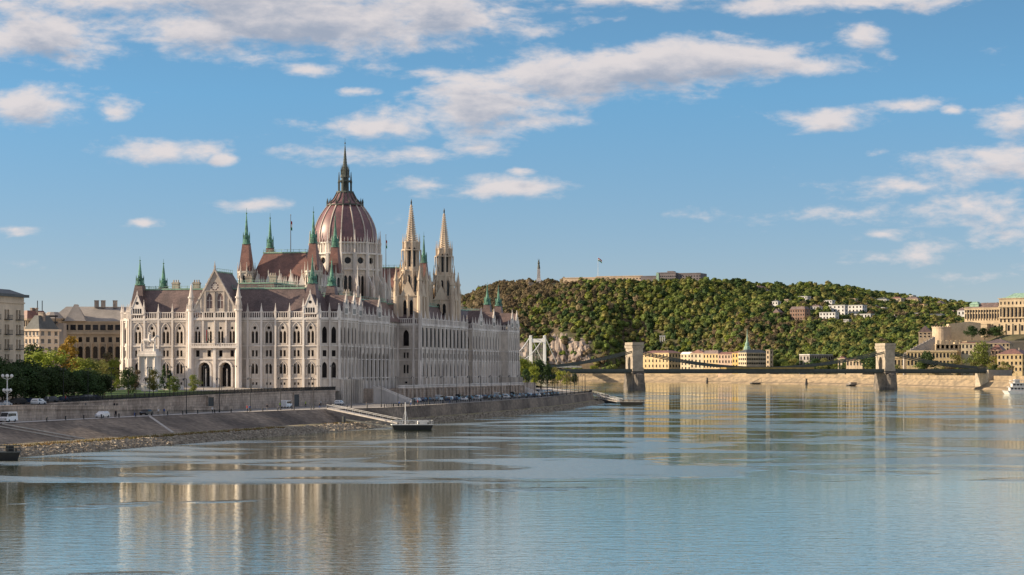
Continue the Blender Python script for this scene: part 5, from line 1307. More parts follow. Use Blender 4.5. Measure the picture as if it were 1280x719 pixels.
for s in (-1,1): dk.box(-92,span+92,s*7.2-.35,s*7.2+.35,DZ-1.2,DZ+1.9); dk.box(-92,span+92,s*7.9-.8,s*7.9+.8,DZ-.6,DZ-.2)
M['bgrey'] = mat('bridge_paint', (.075,.088,.08), .6, .15); dk.build('deck', M['bgrey'], br)
dg_ = MB()
for i in range(100): x = -90+i*4.05; dg_.box(x-.15,x+.15,-7.8,7.8,DZ-1.6,DZ-.3)
for s in (-1,1): dg_.beam((-92,s*7.4,DZ-1.6),(span+92,s*7.4,DZ-1.6),.35)
dg_.build('girder', M['bgrey'], br)
def chz(x):
    if x < 0: t = -x/90; return lerp(31.2, DZ+2.2, t)-3.2*sin(pi*t)*.9
    if x > span: t = (x-span)/90; return lerp(31.2, DZ+2.2, t)-3.2*sin(pi*t)*.9
    t = (x/span-.5)*2; return DZ+2.2+(31.2-DZ-2.2)*t*t
for s in (-1,1):
    for dz in (0,1.15):
        xs = [-88+(span+176)*i/90 for i in range(91)]; b = MB()
        for a, c in zip(xs, xs[1:]): b.beam((a,s*7.3,chz(a)+dz),(c,s*7.3,chz(c)+dz),.42,.8)
        b.build('chain', M['bgrey'], br)
nh = 49
for s in (-1,1):
    for i in range(nh):
        x = -82+(span+164)*i/(nh-1)
        if abs(x) < 4 or abs(x-span) < 4: continue
        b = MB(); b.beam((x,s*7.3,DZ+1.8),(x,s*7.3,chz(x)),.14,.14,n=3); b.build('hanger', M['iron'], br)
b = MB(); b.box(76,152,-8.6,8.6,DZ+1.9,DZ+3.2); b.build('scaffold_cover', mat('ochre_tarpaulin',(.34,.24,.08),.8,.2), br)
for x0_ in (-110,span+88): b = MB(); b.box(x0_,x0_+22,-12,12,-2,16.4); b.build('abutment', M['tstone'], br)
def obj_at(i): pass
# ================================================================== WHITE SUSPENSION BRIDGE behind
ED = 2650; e0 = Vector((WX(672,ED),ED,0))
eb = thing('suspension_bridge','slim white suspension bridge with portal tower below the rocky hill','bridge',e0,R(79))
M['whites'] = mat('white_bridge_paint',(.78,.78,.75),.5,.04)
for s in (-1,1): b = MB(); b.hip(-2.6,2.6,s*8.6-2.1,s*8.6+2.1,2,58.5,.6); b.build('tower_leg', M['whites'], eb)
b = MB(); b.box(-1.6,1.6,-7,7,50,54.5); b.build('crossbeam', M['whites'], eb)
b = MB(); b.box(-5,5,-12,12,-2,4); b.build('pier', M['tstone'], eb)
b = MB(); b.box(-290,300,-6.3,6.3,19.6,22); b.build('deck', M['whites'], eb)
for y in (-8.6,8.6):
    b = MB(); b.beam((0,y,58.3),(95,y,21.5),.75,.75); b.build('cable', M['whites'], eb)
    b = MB(); P_ = [(-x, y, 24+(58-24)*((x-210)/210.0)**2) for x in range(0,221,10)]
    for a, c in zip(P_,P_[1:]): b.beam(a,c,.75,.75)
    b.build('cable', M['whites'], eb)
    for i in range(1,21):
        x = -10*i; b = MB(); b.beam((x,y,21.5),(x,y,24+34*((-x-210)/210.0)**2),.18,.18,n=3); b.build('hanger', M['whites'], eb)
# ================================================================== THE FAR BANK ROW
D = 2440
bld('riverside_house','ochre riverside house with red roof directly right of the left bridge tower',(803,836,856),438,463,-75,-50,'ochre','roof_red','hip',3.5,4,8,5)
bld('riverside_house','cream turreted house between the red-roofed ochre house and the gabled ones',(852,868,872),440,463,-75,-48,'cream','stone_pale','mansard',3,5,4,1,ch=1)
bld('riverside_house','pale cream house with tall gable beside the cream turreted house',(864,882,886),437,463,-75,-40,'cream','roof_red','gable',5,4,4,1)
bld('riverside_house','yellowish house with grey-brown mansard roof in the middle of the row',(880,898,906),438,463,-75,-42,'ochre','roof','mansard',4.5,4,5,2,ch=2)
bld('riverside_house','pinkish house with low red roof right of the mansard house',(899,917,919),440,463,-75,-35,'pink','roof_red','hip',3,4,5,1,ch=1)
bld('riverside_house','strong yellow house left of the grey office block',(916,926,927),439,463,-75,-35,'yellow','roof_red','hip',2.5,4,3,1)
bld('office_block','long grey and cream striped office block with dark roof below the green spire',(924,933,962),437,463,-75,-52,'cream','lead','hip',4,5,4,12,ww=.8,wh=.5,ch=2)
bld('riverside_house','narrow tan tower house at the right end of the office block',(958,962,965),437,463,-75,-35,'sandst','roof','flat',.6,5,1,1,ch=0)
bld('low_building','wide grey low building with flat roof between the office block and the right bridge tower',(1001,1012,1045),443,463,-190,-50,'greyw','whitew','flat',.8,3,3,10,ch=0,ww=.5)
bld('low_building','low cream building behind trees left of the right bridge tower',(1060,1078,1096),449,466,-190,-40,'sandst','roof_red','flat',.8,2,5,4,ch=0)
bld('low_building','small cream lodge with red roof near the right bridge tower',(1048,1056,1060),446,462,-190,-30,'cream','roof_red','hip',2,1,2,1)
# church spire
cs_ = thing('church_tower','cream church tower with tall green copper spire behind the office block','church tower',(WX(934,2740),2740,EZ),R(-30)); CLEAR.append((925,943,460,2740))
b = MB(); b.box(-3.6,3.6,-3.6,3.6,-3,31); b.box(-4,4,-4,4,30.4,31); o = b.build('tower', M['cream'], cs_)
for z in (22,27): q = MB(); q.box(-.7,.7,-3.75,-3.55,z-1.2,z+1.2); q.build('window', M['glass'], o); q = MB(); q.box(-3.75,-3.55,-.7,.7,z-1.2,z+1.2); q.build('window', M['glass'], o)
b = MB(); b.lathe(0,0,[(4.6,31),(3.8,34.5),(2.6,36),(2.9,38),(1.6,40.5),(1.0,44),(.5,51),(.1,57)],8,pi/8); b.build('spire', M['copper_light'], cs_)
# monument with arch on the slope
gq = [q for q in range(2700,3400,4) if zt(WX(828,q),q) >= WZ(428,q)][0]
gm_ = thing('colonnade_monument','small pale colonnade monument with columns on the wooded slope','monument',(WX(828,gq),gq,WZ(428,gq)),R(-10)); CLEAR.append((826,830,428,gq))
for s in (-1,0,1): b = MB(); b.box(s*3-.55,s*3+.55,-1.0,1.0,-5,8); b.build('pillar', M['whitew'], gm_)
b = MB(); b.box(-4.3,4.3,-1.3,1.3,8,9.4); b.build('entablature', M['whitew'], gm_)
# villas
V_ = [('white terraced modern villa, lowest at the left of the hillside houses',(1026,1044,1050),390,404,2720,-34,'whitew','lead','flat',.6,3,5,1),
 ('white stepped villa above the lowest modern villa',(1038,1056,1061),381,395,2850,-38,'whitew','lead','flat',.6,3,4,1),
 ('tall white apartment villa with dark window bands in the middle of the slope',(1062,1078,1085),381,395,2820,-38,'whitew','lead','flat',.6,3,4,2),
 ('long white apartment villa just below the tall white one',(1070,1088,1094),392,402,2680,-38,'whitew','lead','flat',.6,2,5,2),
 ('pale villa with blue-grey roof on the upper slope',(1096,1108,1113),372,382,3050,-34,'whitew','lead','hip',2.5,2,4,1),
 ('cream villa beside the blue-grey roofed villa on the upper slope',(1114,1126,1132),371,381,3060,-38,'cream','roof_red','hip',2.5,2,3,1),
 ('large cream villa near the ridge',(1133,1147,1153),371,381,3080,-38,'cream','roof','hip',3,2,4,1),
 ('yellowish villa below the large ridge villa',(1136,1155,1161),380,388,2900,-34,'ochre','roof_red','flat',.6,2,6,1),
 ('row villa with grey roof close left of the palace',(1158,1180,1187),392,400,2600,-34,'greyw','lead','hip',2.5,1,7,1),
 ('small cream house alone among trees at mid slope',(1111,1118,1121),394,402,2650,-38,'cream','roof_red','hip',2,2,2,1),
 ('narrow gabled dark-roofed house near the ridge left of the palace',(1170,1179,1184),376,386,2800,-38,'greyw','roof','gable',4,2,3,1),
 ('pale house half hidden just left of the palace',(1198,1206,1210),385,401,2450,-38,'whitew','roof','hip',3,2,2,1),
 ('red brick mansion with pale trim on the slope',(989,1006,1014),383,401,2700,-38,'brick','roof','mansard',3.5,3,6,1),
 ('brick villa with small turret left of the red brick mansion',(967,974,978),386,398,2720,-38,'brick','roof','gable',4.5,2,2,1),
 ('white house behind the brick villa with turret',(966,972,975),375,386,2900,-38,'whitew','lead','hip',2,2,2,1),
 ('white flat villa above the red brick mansion',(997,1009,1015),370,378,3000,-34,'whitew','lead','flat',.6,2,4,1),
 ('pale villa right of and above the red brick mansion',(1014,1024,1029),381,391,2850,-38,'whitew','roof','hip',2.5,2,3,1),
 ('white villa high above the stepped villa',(1031,1040,1043),375,383,3000,-38,'whitew','lead','flat',.6,2,3,1),
 ('low pale roof among trees right of the citadel',(941,952,958),357,362,3120,-34,'pink','roof_red','hip',2,1,3,1),
 ('pale cottage on the ridge beside the citadel trees',(950,958,961),361,367,3050,-34,'whitew','roof_red','hip',2,1,2,1),
 ('cream villa between the yellowish villa and the palace',(1184,1194,1199),376,384,2850,-34,'cream','lead','hip',2.2,2,3,1)]
for lb, p_, yt, yb, d, th, wm_, rm, rk2, rh, fl, nf, ns in V_:
    # the hill carries the house: find where the slope is met
    pm = p_[1]; dd = d; best = None
    for q in range(2050, 3700, 10):
        zz = zt(WX(pm,q), q)
        if zz >= WZ(yb, q): best = q; break
    dd = best or d
    bld('hillside_villa', lb, p_, yt, yb, dd, th, wm_, rm, rk2, rh*dd/d, fl, nf, ns, cat='house', ch=1 if rk2 != 'flat' else 0, wh=.5, sink=8)
for i, (px_, y_, w_, m_, r_) in enumerate(((1052,373,7,'whitew','lead'),(1067,376,8,'cream','roof_red'),(1088,374,6,'whitew','roof'),(1104,387,7,'whitew','lead'),(1130,390,8,'cream','roof'),(1147,394,6,'whitew','lead'),(1168,386,8,'whitew','roof'),(1190,391,7,'cream','roof_red'),(1021,373,6,'whitew','roof_red'),(1010,391,6,'whitew','lead'),(1122,386,6,'whitew','roof'),(984,377,5,'cream','roof'),(1094,384,6,'cream','lead'),(1140,372,5,'whitew','lead'),(1204,380,6,'whitew','roof'),(1059,402,7,'whitew','lead'),(1034,396,6,'cream','roof'))):
    q_ = [q for q in range(2050,3700,10) if zt(WX(px_,q),q) >= WZ(y_+4,q)]
    if q_: bld('hillside_villa','small villa half hidden among the trees of the right hillside',(px_-w_*.6,px_+w_*.25,px_+w_*.5),y_-3,y_+4,q_[0],-36,m_,r_,('hip','flat')[i%2],2.4 if i%2 == 0 else .6,2,3,1,cat='house',ch=0,wh=.5,sink=8,group='small villas among the trees of the right hillside')
# ================================================================== CITADEL, STATUE, FLAG
ci = thing('citadel','long low tan stone fortress along the crest of the hill','fortress',(WX(760,3300),3300,WZ(352,3300)),R(-22)); s_ = 3300/F
M['fort'] = mat('fortress_stone',(.55,.43,.30),.9,.12,.1,.5,c2=(.44,.35,.26)); M['fortd'] = mat('dark_fortress_stone',(.20,.18,.19),.9,.12,.1,.5)
def fort(x0,x1,yt,yb,y0,y1,m,name='wall'):
    b = MB(); b.box((x0-760)*s_,(x1-760)*s_,y0,y1,(352-yb)*s_-8,(352-yt)*s_); b.box((x0-760)*s_-.4,(x1-760)*s_+.4,y0-.5,y0,(352-yt)*s_-1,(352-yt)*s_+.4); return b.build(name,M[m],ci)
fort(694,742,345.8,351,20,50,'fort'); fort(742,803,345.2,352,8,40,'fort'); fort(803,826,346,354,0,30,'fortd')
w_ = fort(826,850,342.4,355,-6,30,'fortd'); w2 = fort(850,881,343.4,353,-2,30,'fortd'); fort(838,846,340.6,343,0,10,'fortd','turret')
for o_, a0, a1, yy0 in ((w_,828,849,-6),(w2,852,880,-2)):
    for i in range(9):
        for z in (347,350.2): q = MB(); x = (lerp(a0,a1,i/8.0)-760)*s_; q.box(x-.7,x+.7,yy0-.25,yy0-.05,(352-z)*s_-.8,(352-z)*s_+.8); q.build('window',M['glass'],o_)
for i in range(14): q = MB(); x = (lerp(746,800,i/13.0)-760)*s_; q.box(x-.8,x+.8,7.8,7.95,(352-348.5)*s_-.8,(352-348.5)*s_+.8); q.build('embrasure',M['glass'],ci)
b = MB(); b.box((825-760)*s_,(828.5-760)*s_,-6.6,-5.8,(352-355)*s_,(352-342.6)*s_); b.build('green_netting',M['copper_light'],ci)
CLEAR.append((690,884,352,3299))
ls = thing('liberty_statue','tall statue of a figure raising both arms on a high stone pedestal on the crest','statue',(WX(673.4,3400),3400,WZ(354,3400)),0); k = 3400/F; CLEAR.append((664,682,352,3392))
b = MB(); b.hip(-6,6,-5,5,-10,3,2.4); b.hip(-3.8,3.8,-3.6,3.6,3,9,1.2); b.hip(-2.7,2.7,-2.6,2.6,9,22.5,.6); b.build('pedestal',M['stone_pale'],ls)
b = MB(); b.lathe(0,0,[(2.0,22.4),(2.5,23),(1.9,26),(1.4,29.5),(1.9,31.5),(1.3,33),(.6,33.5),(.95,34.5),(.6,35.8)],10)
for s in (-1,1): b.beam((s*1.0,0,32.2),(s*.9,-.3,34.8),.5,.5,n=6); b.beam((s*.9,-.3,34.8),(s*.5,-.4,37),.4,.4,n=6)
b.beam((-2.2,-.3,37.6),(2.0,-.5,36.9),.5,.25,n=6); b.build('figure',M['bronze'],ls)
b = MB(); b.box(-16,-8,-2,2,-8,1.2); b.frus(-15,0,1,5.5,.9,.4,6); b.build('side_figure',M['stone_dark'],ls)
fp = thing('hill_flagpole','very tall flagpole with a red white and green flag on the citadel','flagpole',(WX(747.5,3330),3330,WZ(351,3330)),0)
b = MB(); b.frus(0,0,0,35.6,.28,.16,8); b.build('pole',M['whites'],fp)
b = MB(); xs = [(0,0,0),(2,-.4,-.6),(4,.3,-2.0),(6,-.3,-3.8)]
for i in range(3):
    for (x0,y0,z0),(x1,y1,z1) in zip(xs,xs[1:]): z = 34.9-i*1.6; b.add([(x0,y0,z+z0),(x1,y1,z+z1),(x1,y1,z+z1-1.6),(x0,y0,z+z0-1.6)],[(0,1,2,3)],i)
b.build('flag',[M['flag_red'],M['whites'],M['flag_green']],fp)
# ================================================================== ROYAL PALACE AND CASTLE HILL
PDd = 2290; sp_ = PDd/F
pa = thing('royal_palace','huge sandstone colonnaded palace on the castle hill at the right edge','palace',(WX(1250,PDd),PDd,WZ(424,PDd)),R(-34)); zt_ = lambda y: (424-y)*sp_
CLEAR.append((1205,1400,424,2290))
M['sandst2'] = mat('palace_sandstone',(.54,.44,.30),.9,.1,.1,.6,c2=(.43,.35,.24))
wN = (1250-1211)*sp_/cos(R(34))
o = volume(pa,0,0,wN,26,-34,zt_(384.5),0,0,0,'sandst2')
for i in range(13):
    x = -wN+(i+.5)*wN/13
    q = MB(); q.box(x-.7,x+.7,-.22,.1,zt_(398),zt_(392)); q.build('window',M['glass'],o)
    q = MB(); q.box(x-.7,x+.7,-.22,.1,zt_(390),zt_(387)); q.build('window',M['glass'],o)
    q = MB(); q.frus(x+wN/26,-.5,zt_(400),zt_(386.6),.45,.4,8); q.build('pilaster',M['sandst2'],o)
o = volume(pa,60,-3,60,34,-34,zt_(373.2),0,0,0,'sandst2',cornice=1.0)
for i in range(14):
    x = 60-60+(i+.5)*60/14
    q = MB(); q.box(x-.8,x+.8,-3.3,-2.9,zt_(403),zt_(398) ); q.build('window',M['glass'],o)
    q = MB(); q.box(x-.8,x+.8,-3.3,-2.9,zt_(396),zt_(386)); q.build('window',M['glass'],o)
    q = MB(); q.box(x-.6,x+.6,-3.3,-2.9,zt_(381),zt_(377.5)); q.build('window',M['glass'],o)
    q = MB(); q.frus(x+60/28,-4.1,zt_(397),zt_(384.5),.7,.6,8); q.build('column',M['sandst2'],o)
b = MB(); b.box(0,60,-4.9,-3,zt_(384.5),zt_(382.8)); b.box(0,60,-4.9,-3,zt_(398.4),zt_(397)); b.build('entablature',M['sandst2'],pa)
b = MB(); b.hip(4,60,0,28,zt_(373),zt_(366.6),8,10); b.box(3,61,-1,29,zt_(373),zt_(372.2)); b.build('roof',M['copper_light'],pa)
b = MB(); b.box(-wN,-1,1,24,zt_(384.5),zt_(383)); b.hip(-26,-2,3,20,zt_(383.5),zt_(378),3); b.build('roof',M['roof'],pa)
b = MB(); b.box(-wN+5,-wN+15,2,12,zt_(384),zt_(380)); b.hip(-wN+4.5,-wN+15.5,1.5,12.5,zt_(380),zt_(376.5),3.2); b.build('roof_pavilion',M['copper_light'],pa)
o = volume(pa,-8,-16,22,16,-36,zt_(405),0,0,0,'sandst2'); 
b = MB(); b.box(-8,60,-9,-2.9,-34,zt_(404)); 
for i in range(9): b.box(-6+i*7.4,-5+i*7.4,-10,-9,-34,zt_(405))
b.build('terrace_wall',M['sandst2'],pa)
for i in range(8): q = MB(); q.box(-3+i*7.4,-.6+i*7.4,-9.2,-8.95,zt_(414),zt_(407)); q.build('arch',M['glass'],pa)
def W2(px,y,d): return Vector((WX(px,d),d,WZ(y,d)))
def rampart(name,label,pts,d,dep,m='sandst2',cren=False,sink=14,cat='wall'):
    """wall block: pts (px, ytop) along its top"""
    b = MB()
    for (p0,y0),(p1,y1) in zip(pts,pts[1:]):
        a0, a1 = WX(p0,d), WX(p1,d); z0, z1 = WZ(y0,d), WZ(y1,d); zb = min(z0,z1)-sink
        b.add([(a0,d,zb),(a1,d,zb),(a1,d+dep,zb),(a0,d+dep,zb),(a0,d,z0),(a1,d,z1),(a1,d+dep,z1),(a0,d+dep,z0)],[(0,3,2,1),(4,5,6,7),(0,1,5,4),(1,2,6,5),(2,3,7,6),(3,0,4,7)])
        if cren:
            k = max(2,int((a1-a0)/2.6))
            for i in range(k):
                x = lerp(a0,a1,(i+.25)/k); z = lerp(z0,z1,(i+.25)/k); b.box(x-.6,x+.6,d-.1,d+.9,z-.3,z+1.5)
    ox_, oz_ = WX(pts[0][0],d), WZ(pts[0][1],d)-sink
    return tag(place(b.build(name,M[m],None,(ox_,d,oz_)),(ox_,d,oz_)),label,cat)
rampart('castle_wall','long tan stone rampart below the palace north wing',[(1186,405),(1212,402),(1226,404)],2235,12,sink=42)
b = MB(); r_ = 9.5; b.frus(0,0,-40,10,r_+.8,r_,24); b.frus(0,0,9.6,10.6,r_+.5,r_+.5,24)
for i in range(20): a = i*pi/10; b.box((r_)*cos(a)-.5,(r_)*cos(a)+.5,(r_)*sin(a)-.5,(r_)*sin(a)+.5,10.5,11.8)
tag(place(b.build('round_bastion',M['fort']),(WX(1177,2215),2215,WZ(422,2215))),'big round stone bastion at the left end of the castle walls','bastion'); CLEAR.append((1165,1190,422,2205))
gh = bld('gabled_hall','brown steep-gabled stone hall left of the round bastion',(1149,1164,1168),407,423,2250,-15,'brownst','roof','gable',7,2,3,1,ch=0)
rampart('castle_wall','dark crenellated stair wall climbing from the yellow pavilion to the bastion',[(1130,443),(1146,433),(1158,427),(1169,421)],2180,6,'greyw',True,38)
ar = thing('arcade_wall','tall arcaded tan retaining wall below the round bastion','wall',(WX(1170,2175),2175,WZ(437,2175)),0); w = []; wl = MB(); La = 34*2175/F
facade(wl,(0,0),(La,0),-28,zt_(422)+3,[(i*La/6,(i+1)*La/6,[[('round',(i+.5)*La/6,1.0,2.6,8.6)]]) for i in range(6)],1.2,w)
wl.box(0,La,0.0+1.3,9,-28,zt_(422)+2.95); wl.box(-.4,La+.4,-.5,9,zt_(422)+3,zt_(422)+3.8)
for i in range(7): wl.box(i*La/6-.5,i*La/6+.5,-.8,0,-28,zt_(422)+1.5)
wo = wl.build('wall',M['sandst2'],ar); [q.build('arch_recess',M['greyw'],wo) for q in w]
bld('garden_pavilion','long yellow neo-Renaissance garden pavilion at the foot of the castle hill',(1136,1196,1214),438,459,2110,-14,'ochre','sandst2','flat',1.2,2,14,4,ch=0,wh=.6,ww=.5)
bld('garden_pavilion','smaller yellow wing left of the long garden pavilion',(1118,1139,1142),446,460,2260,-14,'ochre','sandst2','flat',1.0,1,5,1,ch=0)
bld('town_house','cream house with steep red roof at the right edge below the palace',(1240,1252,1262),431,463,2010,-25,'pink','roof_red','hip',5,4,3,3)
bld('town_house','orange-red roofed ochre house at the far right edge',(1250,1278,1300),436,466,1960,-30,'ochre','roof_red','hip',5,3,6,4)
bld('town_house','tan house with brown roof between the palace terrace and the red-roofed houses',(1234,1262,1275),424,445,2110,-20,'sandst','roof','hip',4,3,6,2)
bld('town_house','low cream house with red lean-to roof left of the cream red-roofed house',(1203,1226,1234),428,445,2110,-20,'cream','roof_red','flat',1,2,5,1,ch=0)
b = MB(); b.box(0,95,0,70,-40,0); b.box(0,95,-.6,0,-1,1); o = tag(place(b.build('garden_terrace',M['sandst2']),(WX(1208,2170),2170,WZ(427,2170))),'planted stone terrace below the palace','terrace')
b = MB(); b.box(0,78,0.2,9,0,.7); g_ = tag(place(b.build('hedge',M['grass']),(WX(1212,2170),2170,WZ(427,2170)+.02)),'long bright green clipped hedge bed on the terrace below the palace','hedge')
sow_wood()
# single trees on the near part of the far bank
random.seed(33)
def tw_(px, yt, yb, d, protos, label, base, group=None, wid=1.0, k=0):
    z = WZ(yb,d) if yb < 430 else zt(WX(px,d),d); top = WZ(yt,d); s = (top-z)/base; return put(protos[k%len(protos)], (WX(px,d),d,z), random.random()*6.28, label, group, (s*wid,s*wid,s))
tw_(1229,428,468,2010,PM,'very large rounded green tree at the foot of the palace hill',8,wid=1.15)
tw_(1218,441,468,2025,PM,'green tree attached left of the very large rounded tree',8,wid=1.1,k=1)
tw_(1243,445,468,1985,PO_,'olive tree right of the very large rounded tree',9,wid=1.0)
tw_(1160,440,466,2085,PD,'tall dark green tree in front of the long yellow pavilion',10,wid=1.0)
tw_(1151,451,467,2080,PM,'smaller green tree left of the tall dark tree',8,wid=1.2,k=1)
tw_(1195,443,467,2050,PO_,'brownish olive tree in front of the right half of the yellow pavilion',9,wid=1.1)
tw_(1203,452,468,2040,PR_,'rusty low tree right of the yellow pavilion',9,wid=1.2)
tw_(1261,456,474,1850,PM,'round tree on the quay before the orange-roofed house',8,wid=1.5,k=2)
tw_(1137,452,466,2160,PR_,'rusty tree at the left end of the pavilion',9,wid=1.2)
tw_(1215,408,424,2200,PD,'dark tree group member under the palace north wing, left one',10,wid=1.4)
tw_(1231,410,424,2205,PD,'dark tree in the middle under the palace north wing',10,wid=1.4,k=1)
tw_(1246,407,424,2200,PD,'dark tree under the palace portico, rightmost of three',10,wid=1.3,k=2)
for i in range(16):
    px = 1122+i*9.5; tw_(px, 456+4*math.sin(i*1.7), 468+px*0, bank_d(px)+130+14*(i%3), [PM,PD,PO_,PR_][i%4], 'low green tree in the line along the far quay right of the bridge tower', {0:8,1:10,2:9,3:9}[i%4], 'trees in line along the far quay', wid=1.3, k=i)
for i in range(40):
    px = 966+ (i%20)*5.2 if i < 20 else 800+(i-20)*8.6; d = bank_d(px)+ (170 if i < 20 else 160)+12*(i%3)
    tw_(px, 451+3*math.sin(i*2.3) if i < 20 else 448+3*math.sin(i*2.3), 465, d, [PM,PO_,PD,PM][i%4], 'green tree at the foot of the hill behind the far bank houses', {0:8,1:9,2:10,3:8}[i%4], 'trees at the foot of the hill', wid=1.4, k=i)
for i in range(7):
    tw_(640+i*17, 458+2*math.sin(i*3), 466, bank_d(640+i*17)+26, [PL,PM,PO_][i%3], 'tree on the far shore below the rocky cliffs', {0:9,1:8,2:9}[i%3], 'trees below the rocky cliffs', wid=1.4, k=i)
for i in range(22):
    px = 1090+i*2.5+random.uniform(-2,2); 
    tw_(px, 440+random.uniform(-4,6), 462, 2290+random.uniform(0,110), [PD,PM,PO_][i%3], 'dense green tree on the slope between the right bridge tower and the castle wall', {0:10,1:8,2:9}[i%3], 'trees left of the castle wall', wid=1.4, k=i)
# rocky cliffs
import mathutils.noise as mno
M['cliff'] = mat('grey_cliff_rock',(.36,.30,.25),.95,.2,.05,.25,c2=(.21,.17,.145),zst=.35)
for n_i,(px0,px1,yt,yb,d,lb) in enumerate(((640,664,424,462,2980,'pale cliff face behind the white bridge tower'),(682,712,412,459,2960,'large pinkish rock face right of the white bridge tower'),(706,742,418,456,2950,'broken rock face nearest the chain bridge tower'))):
    b = MB(); nx, nz = 26, 16
    for j in range(nz+1):
        for i in range(nx+1):
            px = lerp(px0,px1,i/nx); y = lerp(yb+2,yt,j/nz); z = WZ(y,d); x = WX(px,d); yy = d
            for q in range(2700,3400,6):
                if zt(WX(px,q),q) >= WZ(y,q): yy = q; break
            e = min(1,4*min(i,nx-i)/nx,4*min(j,nz-j)/nz+.2*(j==0))
            yy = yy - e*(9+8*mno.noise(Vector((px*.18,y*.12,n_i))))+ (1-e)*3
            b.v.append((WX(px,yy)+1.5*mno.noise(Vector((px*.3,y*.3,5))),yy,WZ(y,yy)))
    for j in range(nz):
        for i in range(nx): a = j*(nx+1)+i; b.f.append((a,a+1,a+nx+2,a+nx+1)); b.m.append(0)
    tag(b.build('rock_cliff',M['cliff']),lb,'cliff',kind='structure')
# little things along the far embankment
for i,(px,y,lb) in enumerate(((884,472,'dark bollard-like mooring tower on the far embankment below the gabled houses'),(1008,473,'small dark mooring tower on the far embankment left of the right bridge tower'))):
    d = bank_d(px)-2; b = MB(); b.frus(0,0,-1,3.5,1.6,1.3,10); b.frus(0,0,3.5,6.2,1.0,.8,10); b.frus(0,0,6.2,6.8,1.4,1.4,10)
    tag(place(b.build('mooring_tower',M['iron']),(WX(px,d),d,0)),lb,'mooring tower')
px = 946; d = bank_d(px)-10; pp = pontoon('landing_pontoon','small landing stage with raised frame below the office block',(WX(px,d),d,0),R(25),16,5,'iron','greyw',1.2)
b = MB(); b.beam((6,0,1.2),(6,0,7),.3); b.beam((-7,0,1.4),(6,0,7),.3); b.build('frame',M['iron'],pp)
px = 1066; d = bank_d(px)-8; pp = pontoon('landing_pontoon','small landing stage beside the right bridge pier',(WX(px,d),d,0),R(30),14,5,'iron','greyw',1.2)
b = MB(); b.box(-4,4,-1.5,1.5,1.4,3.4); b.box(-4.6,4.6,-2,2,3.4,3.7); b.build('cabin',M['greyw'],pp)
# ================================================================== SKY, SUN, CAMERA
SUN_DIR = Vector((-.999,-.03,.0)).normalized(); EL = R(21)
sv = Vector((SUN_DIR.x*cos(EL), SUN_DIR.y*cos(EL), sin(EL)))
sun = bpy.data.lights.new('sun','SUN'); sun.energy = 5.0; sun.angle = R(.6); sun.color = (1.0,.80,.57)
so = bpy.data.objects.new('sun', sun); COL.objects.link(so); so.rotation_euler = (-sv).to_track_quat('-Z','Y').to_euler(); so.location = (-300,0,400)
W_ = bpy.data.worlds.new('World'); S.world = W_; W_.use_nodes = True; N, L = W_.node_tree.nodes, W_.node_tree.links
bg = N['Background']; bg.inputs[1].default_value = .112
sky = N.new('ShaderNodeTexSky'); sky.sky_type = 'NISHITA'; sky.sun_disc = False; sky.sun_elevation = EL; sky.sun_rotation = math.atan2(SUN_DIR.x, SUN_DIR.y)
sky.air_density = 1.0; sky.dust_density = .35; sky.ozone_density = 2.2; sky.altitude = 100
tc = N.new('ShaderNodeTexCoord')
sm = N.new('ShaderNodeMapping'); sm.inputs['Scale'].default_value = (1,1,2.1); sm.inputs['Location'].default_value = (0,0,.045); L.new(tc.outputs['Generated'], sm.inputs[0]); L.new(sm.outputs[0], sky.inputs[0])
# cloud density as a function of direction (azimuth, elevation), in degrees
def mth(nodes, links, op, a, b_=None, c=None):
    m = nodes.new('ShaderNodeMath'); m.operation = op
    for i, x in enumerate((a,b_,c)):
        if x is None: continue
        if isinstance(x,(int,float)): m.inputs[i].default_value = x
        else: links.new(x, m.inputs[i])
    return m.outputs[0]
CL_ = [(300,-8,340,40,1.15),(400,28,220,38,1.2),(560,18,130,42,1.05),(230,42,120,28,1.05),(60,58,115,30,1.15),(130,66,60,16,.9),(40,142,62,24,1.1),(145,143,28,13,.95),(200,192,66,17,1.0),(278,202,17,8,.95),(330,257,42,10,.85),(18,291,28,9,.95),(180,282,22,8,.9),(40,330,60,10,.45),
 (820,85,200,30,1.2),(700,98,160,32,1.1),(600,138,120,34,1.1),(900,78,120,26,1.15),(1010,86,62,15,1.05),(480,160,110,17,.95),(660,152,90,16,.95),(450,115,36,7,.8),(385,90,38,10,.95),(540,90,90,14,.7),(600,184,50,12,.95),(420,190,70,14,.8),(530,194,60,12,.75),
 (630,234,68,15,1.0),(530,232,46,12,.85),(650,215,20,8,.7),(1010,8,190,15,1.0),(850,-4,160,14,.9),(1080,44,36,16,1.0),(1035,153,52,16,1.0),(1130,136,55,9,.85),(1190,143,14,8,.95),(1270,155,45,22,1.05),
 (1150,236,140,24,.66),(1240,215,120,28,.78),(1040,268,170,12,.62),(1200,270,140,26,.72),(1100,325,90,12,.6),(1240,350,80,12,.66),(1260,300,80,26,.72),(760,25,60,14,.5),(1100,295,40,9,.7),(1180,312,50,10,.6)]
g = bpy.data.node_groups.new('cloud_density','ShaderNodeTree')
g.interface.new_socket('P', in_out='INPUT', socket_type='NodeSocketVector'); g.interface.new_socket('D', in_out='OUTPUT', socket_type='NodeSocketFloat')
gn, gl_ = g.nodes, g.links; gi = gn.new('NodeGroupInput'); go = gn.new('NodeGroupOutput')
acc = None
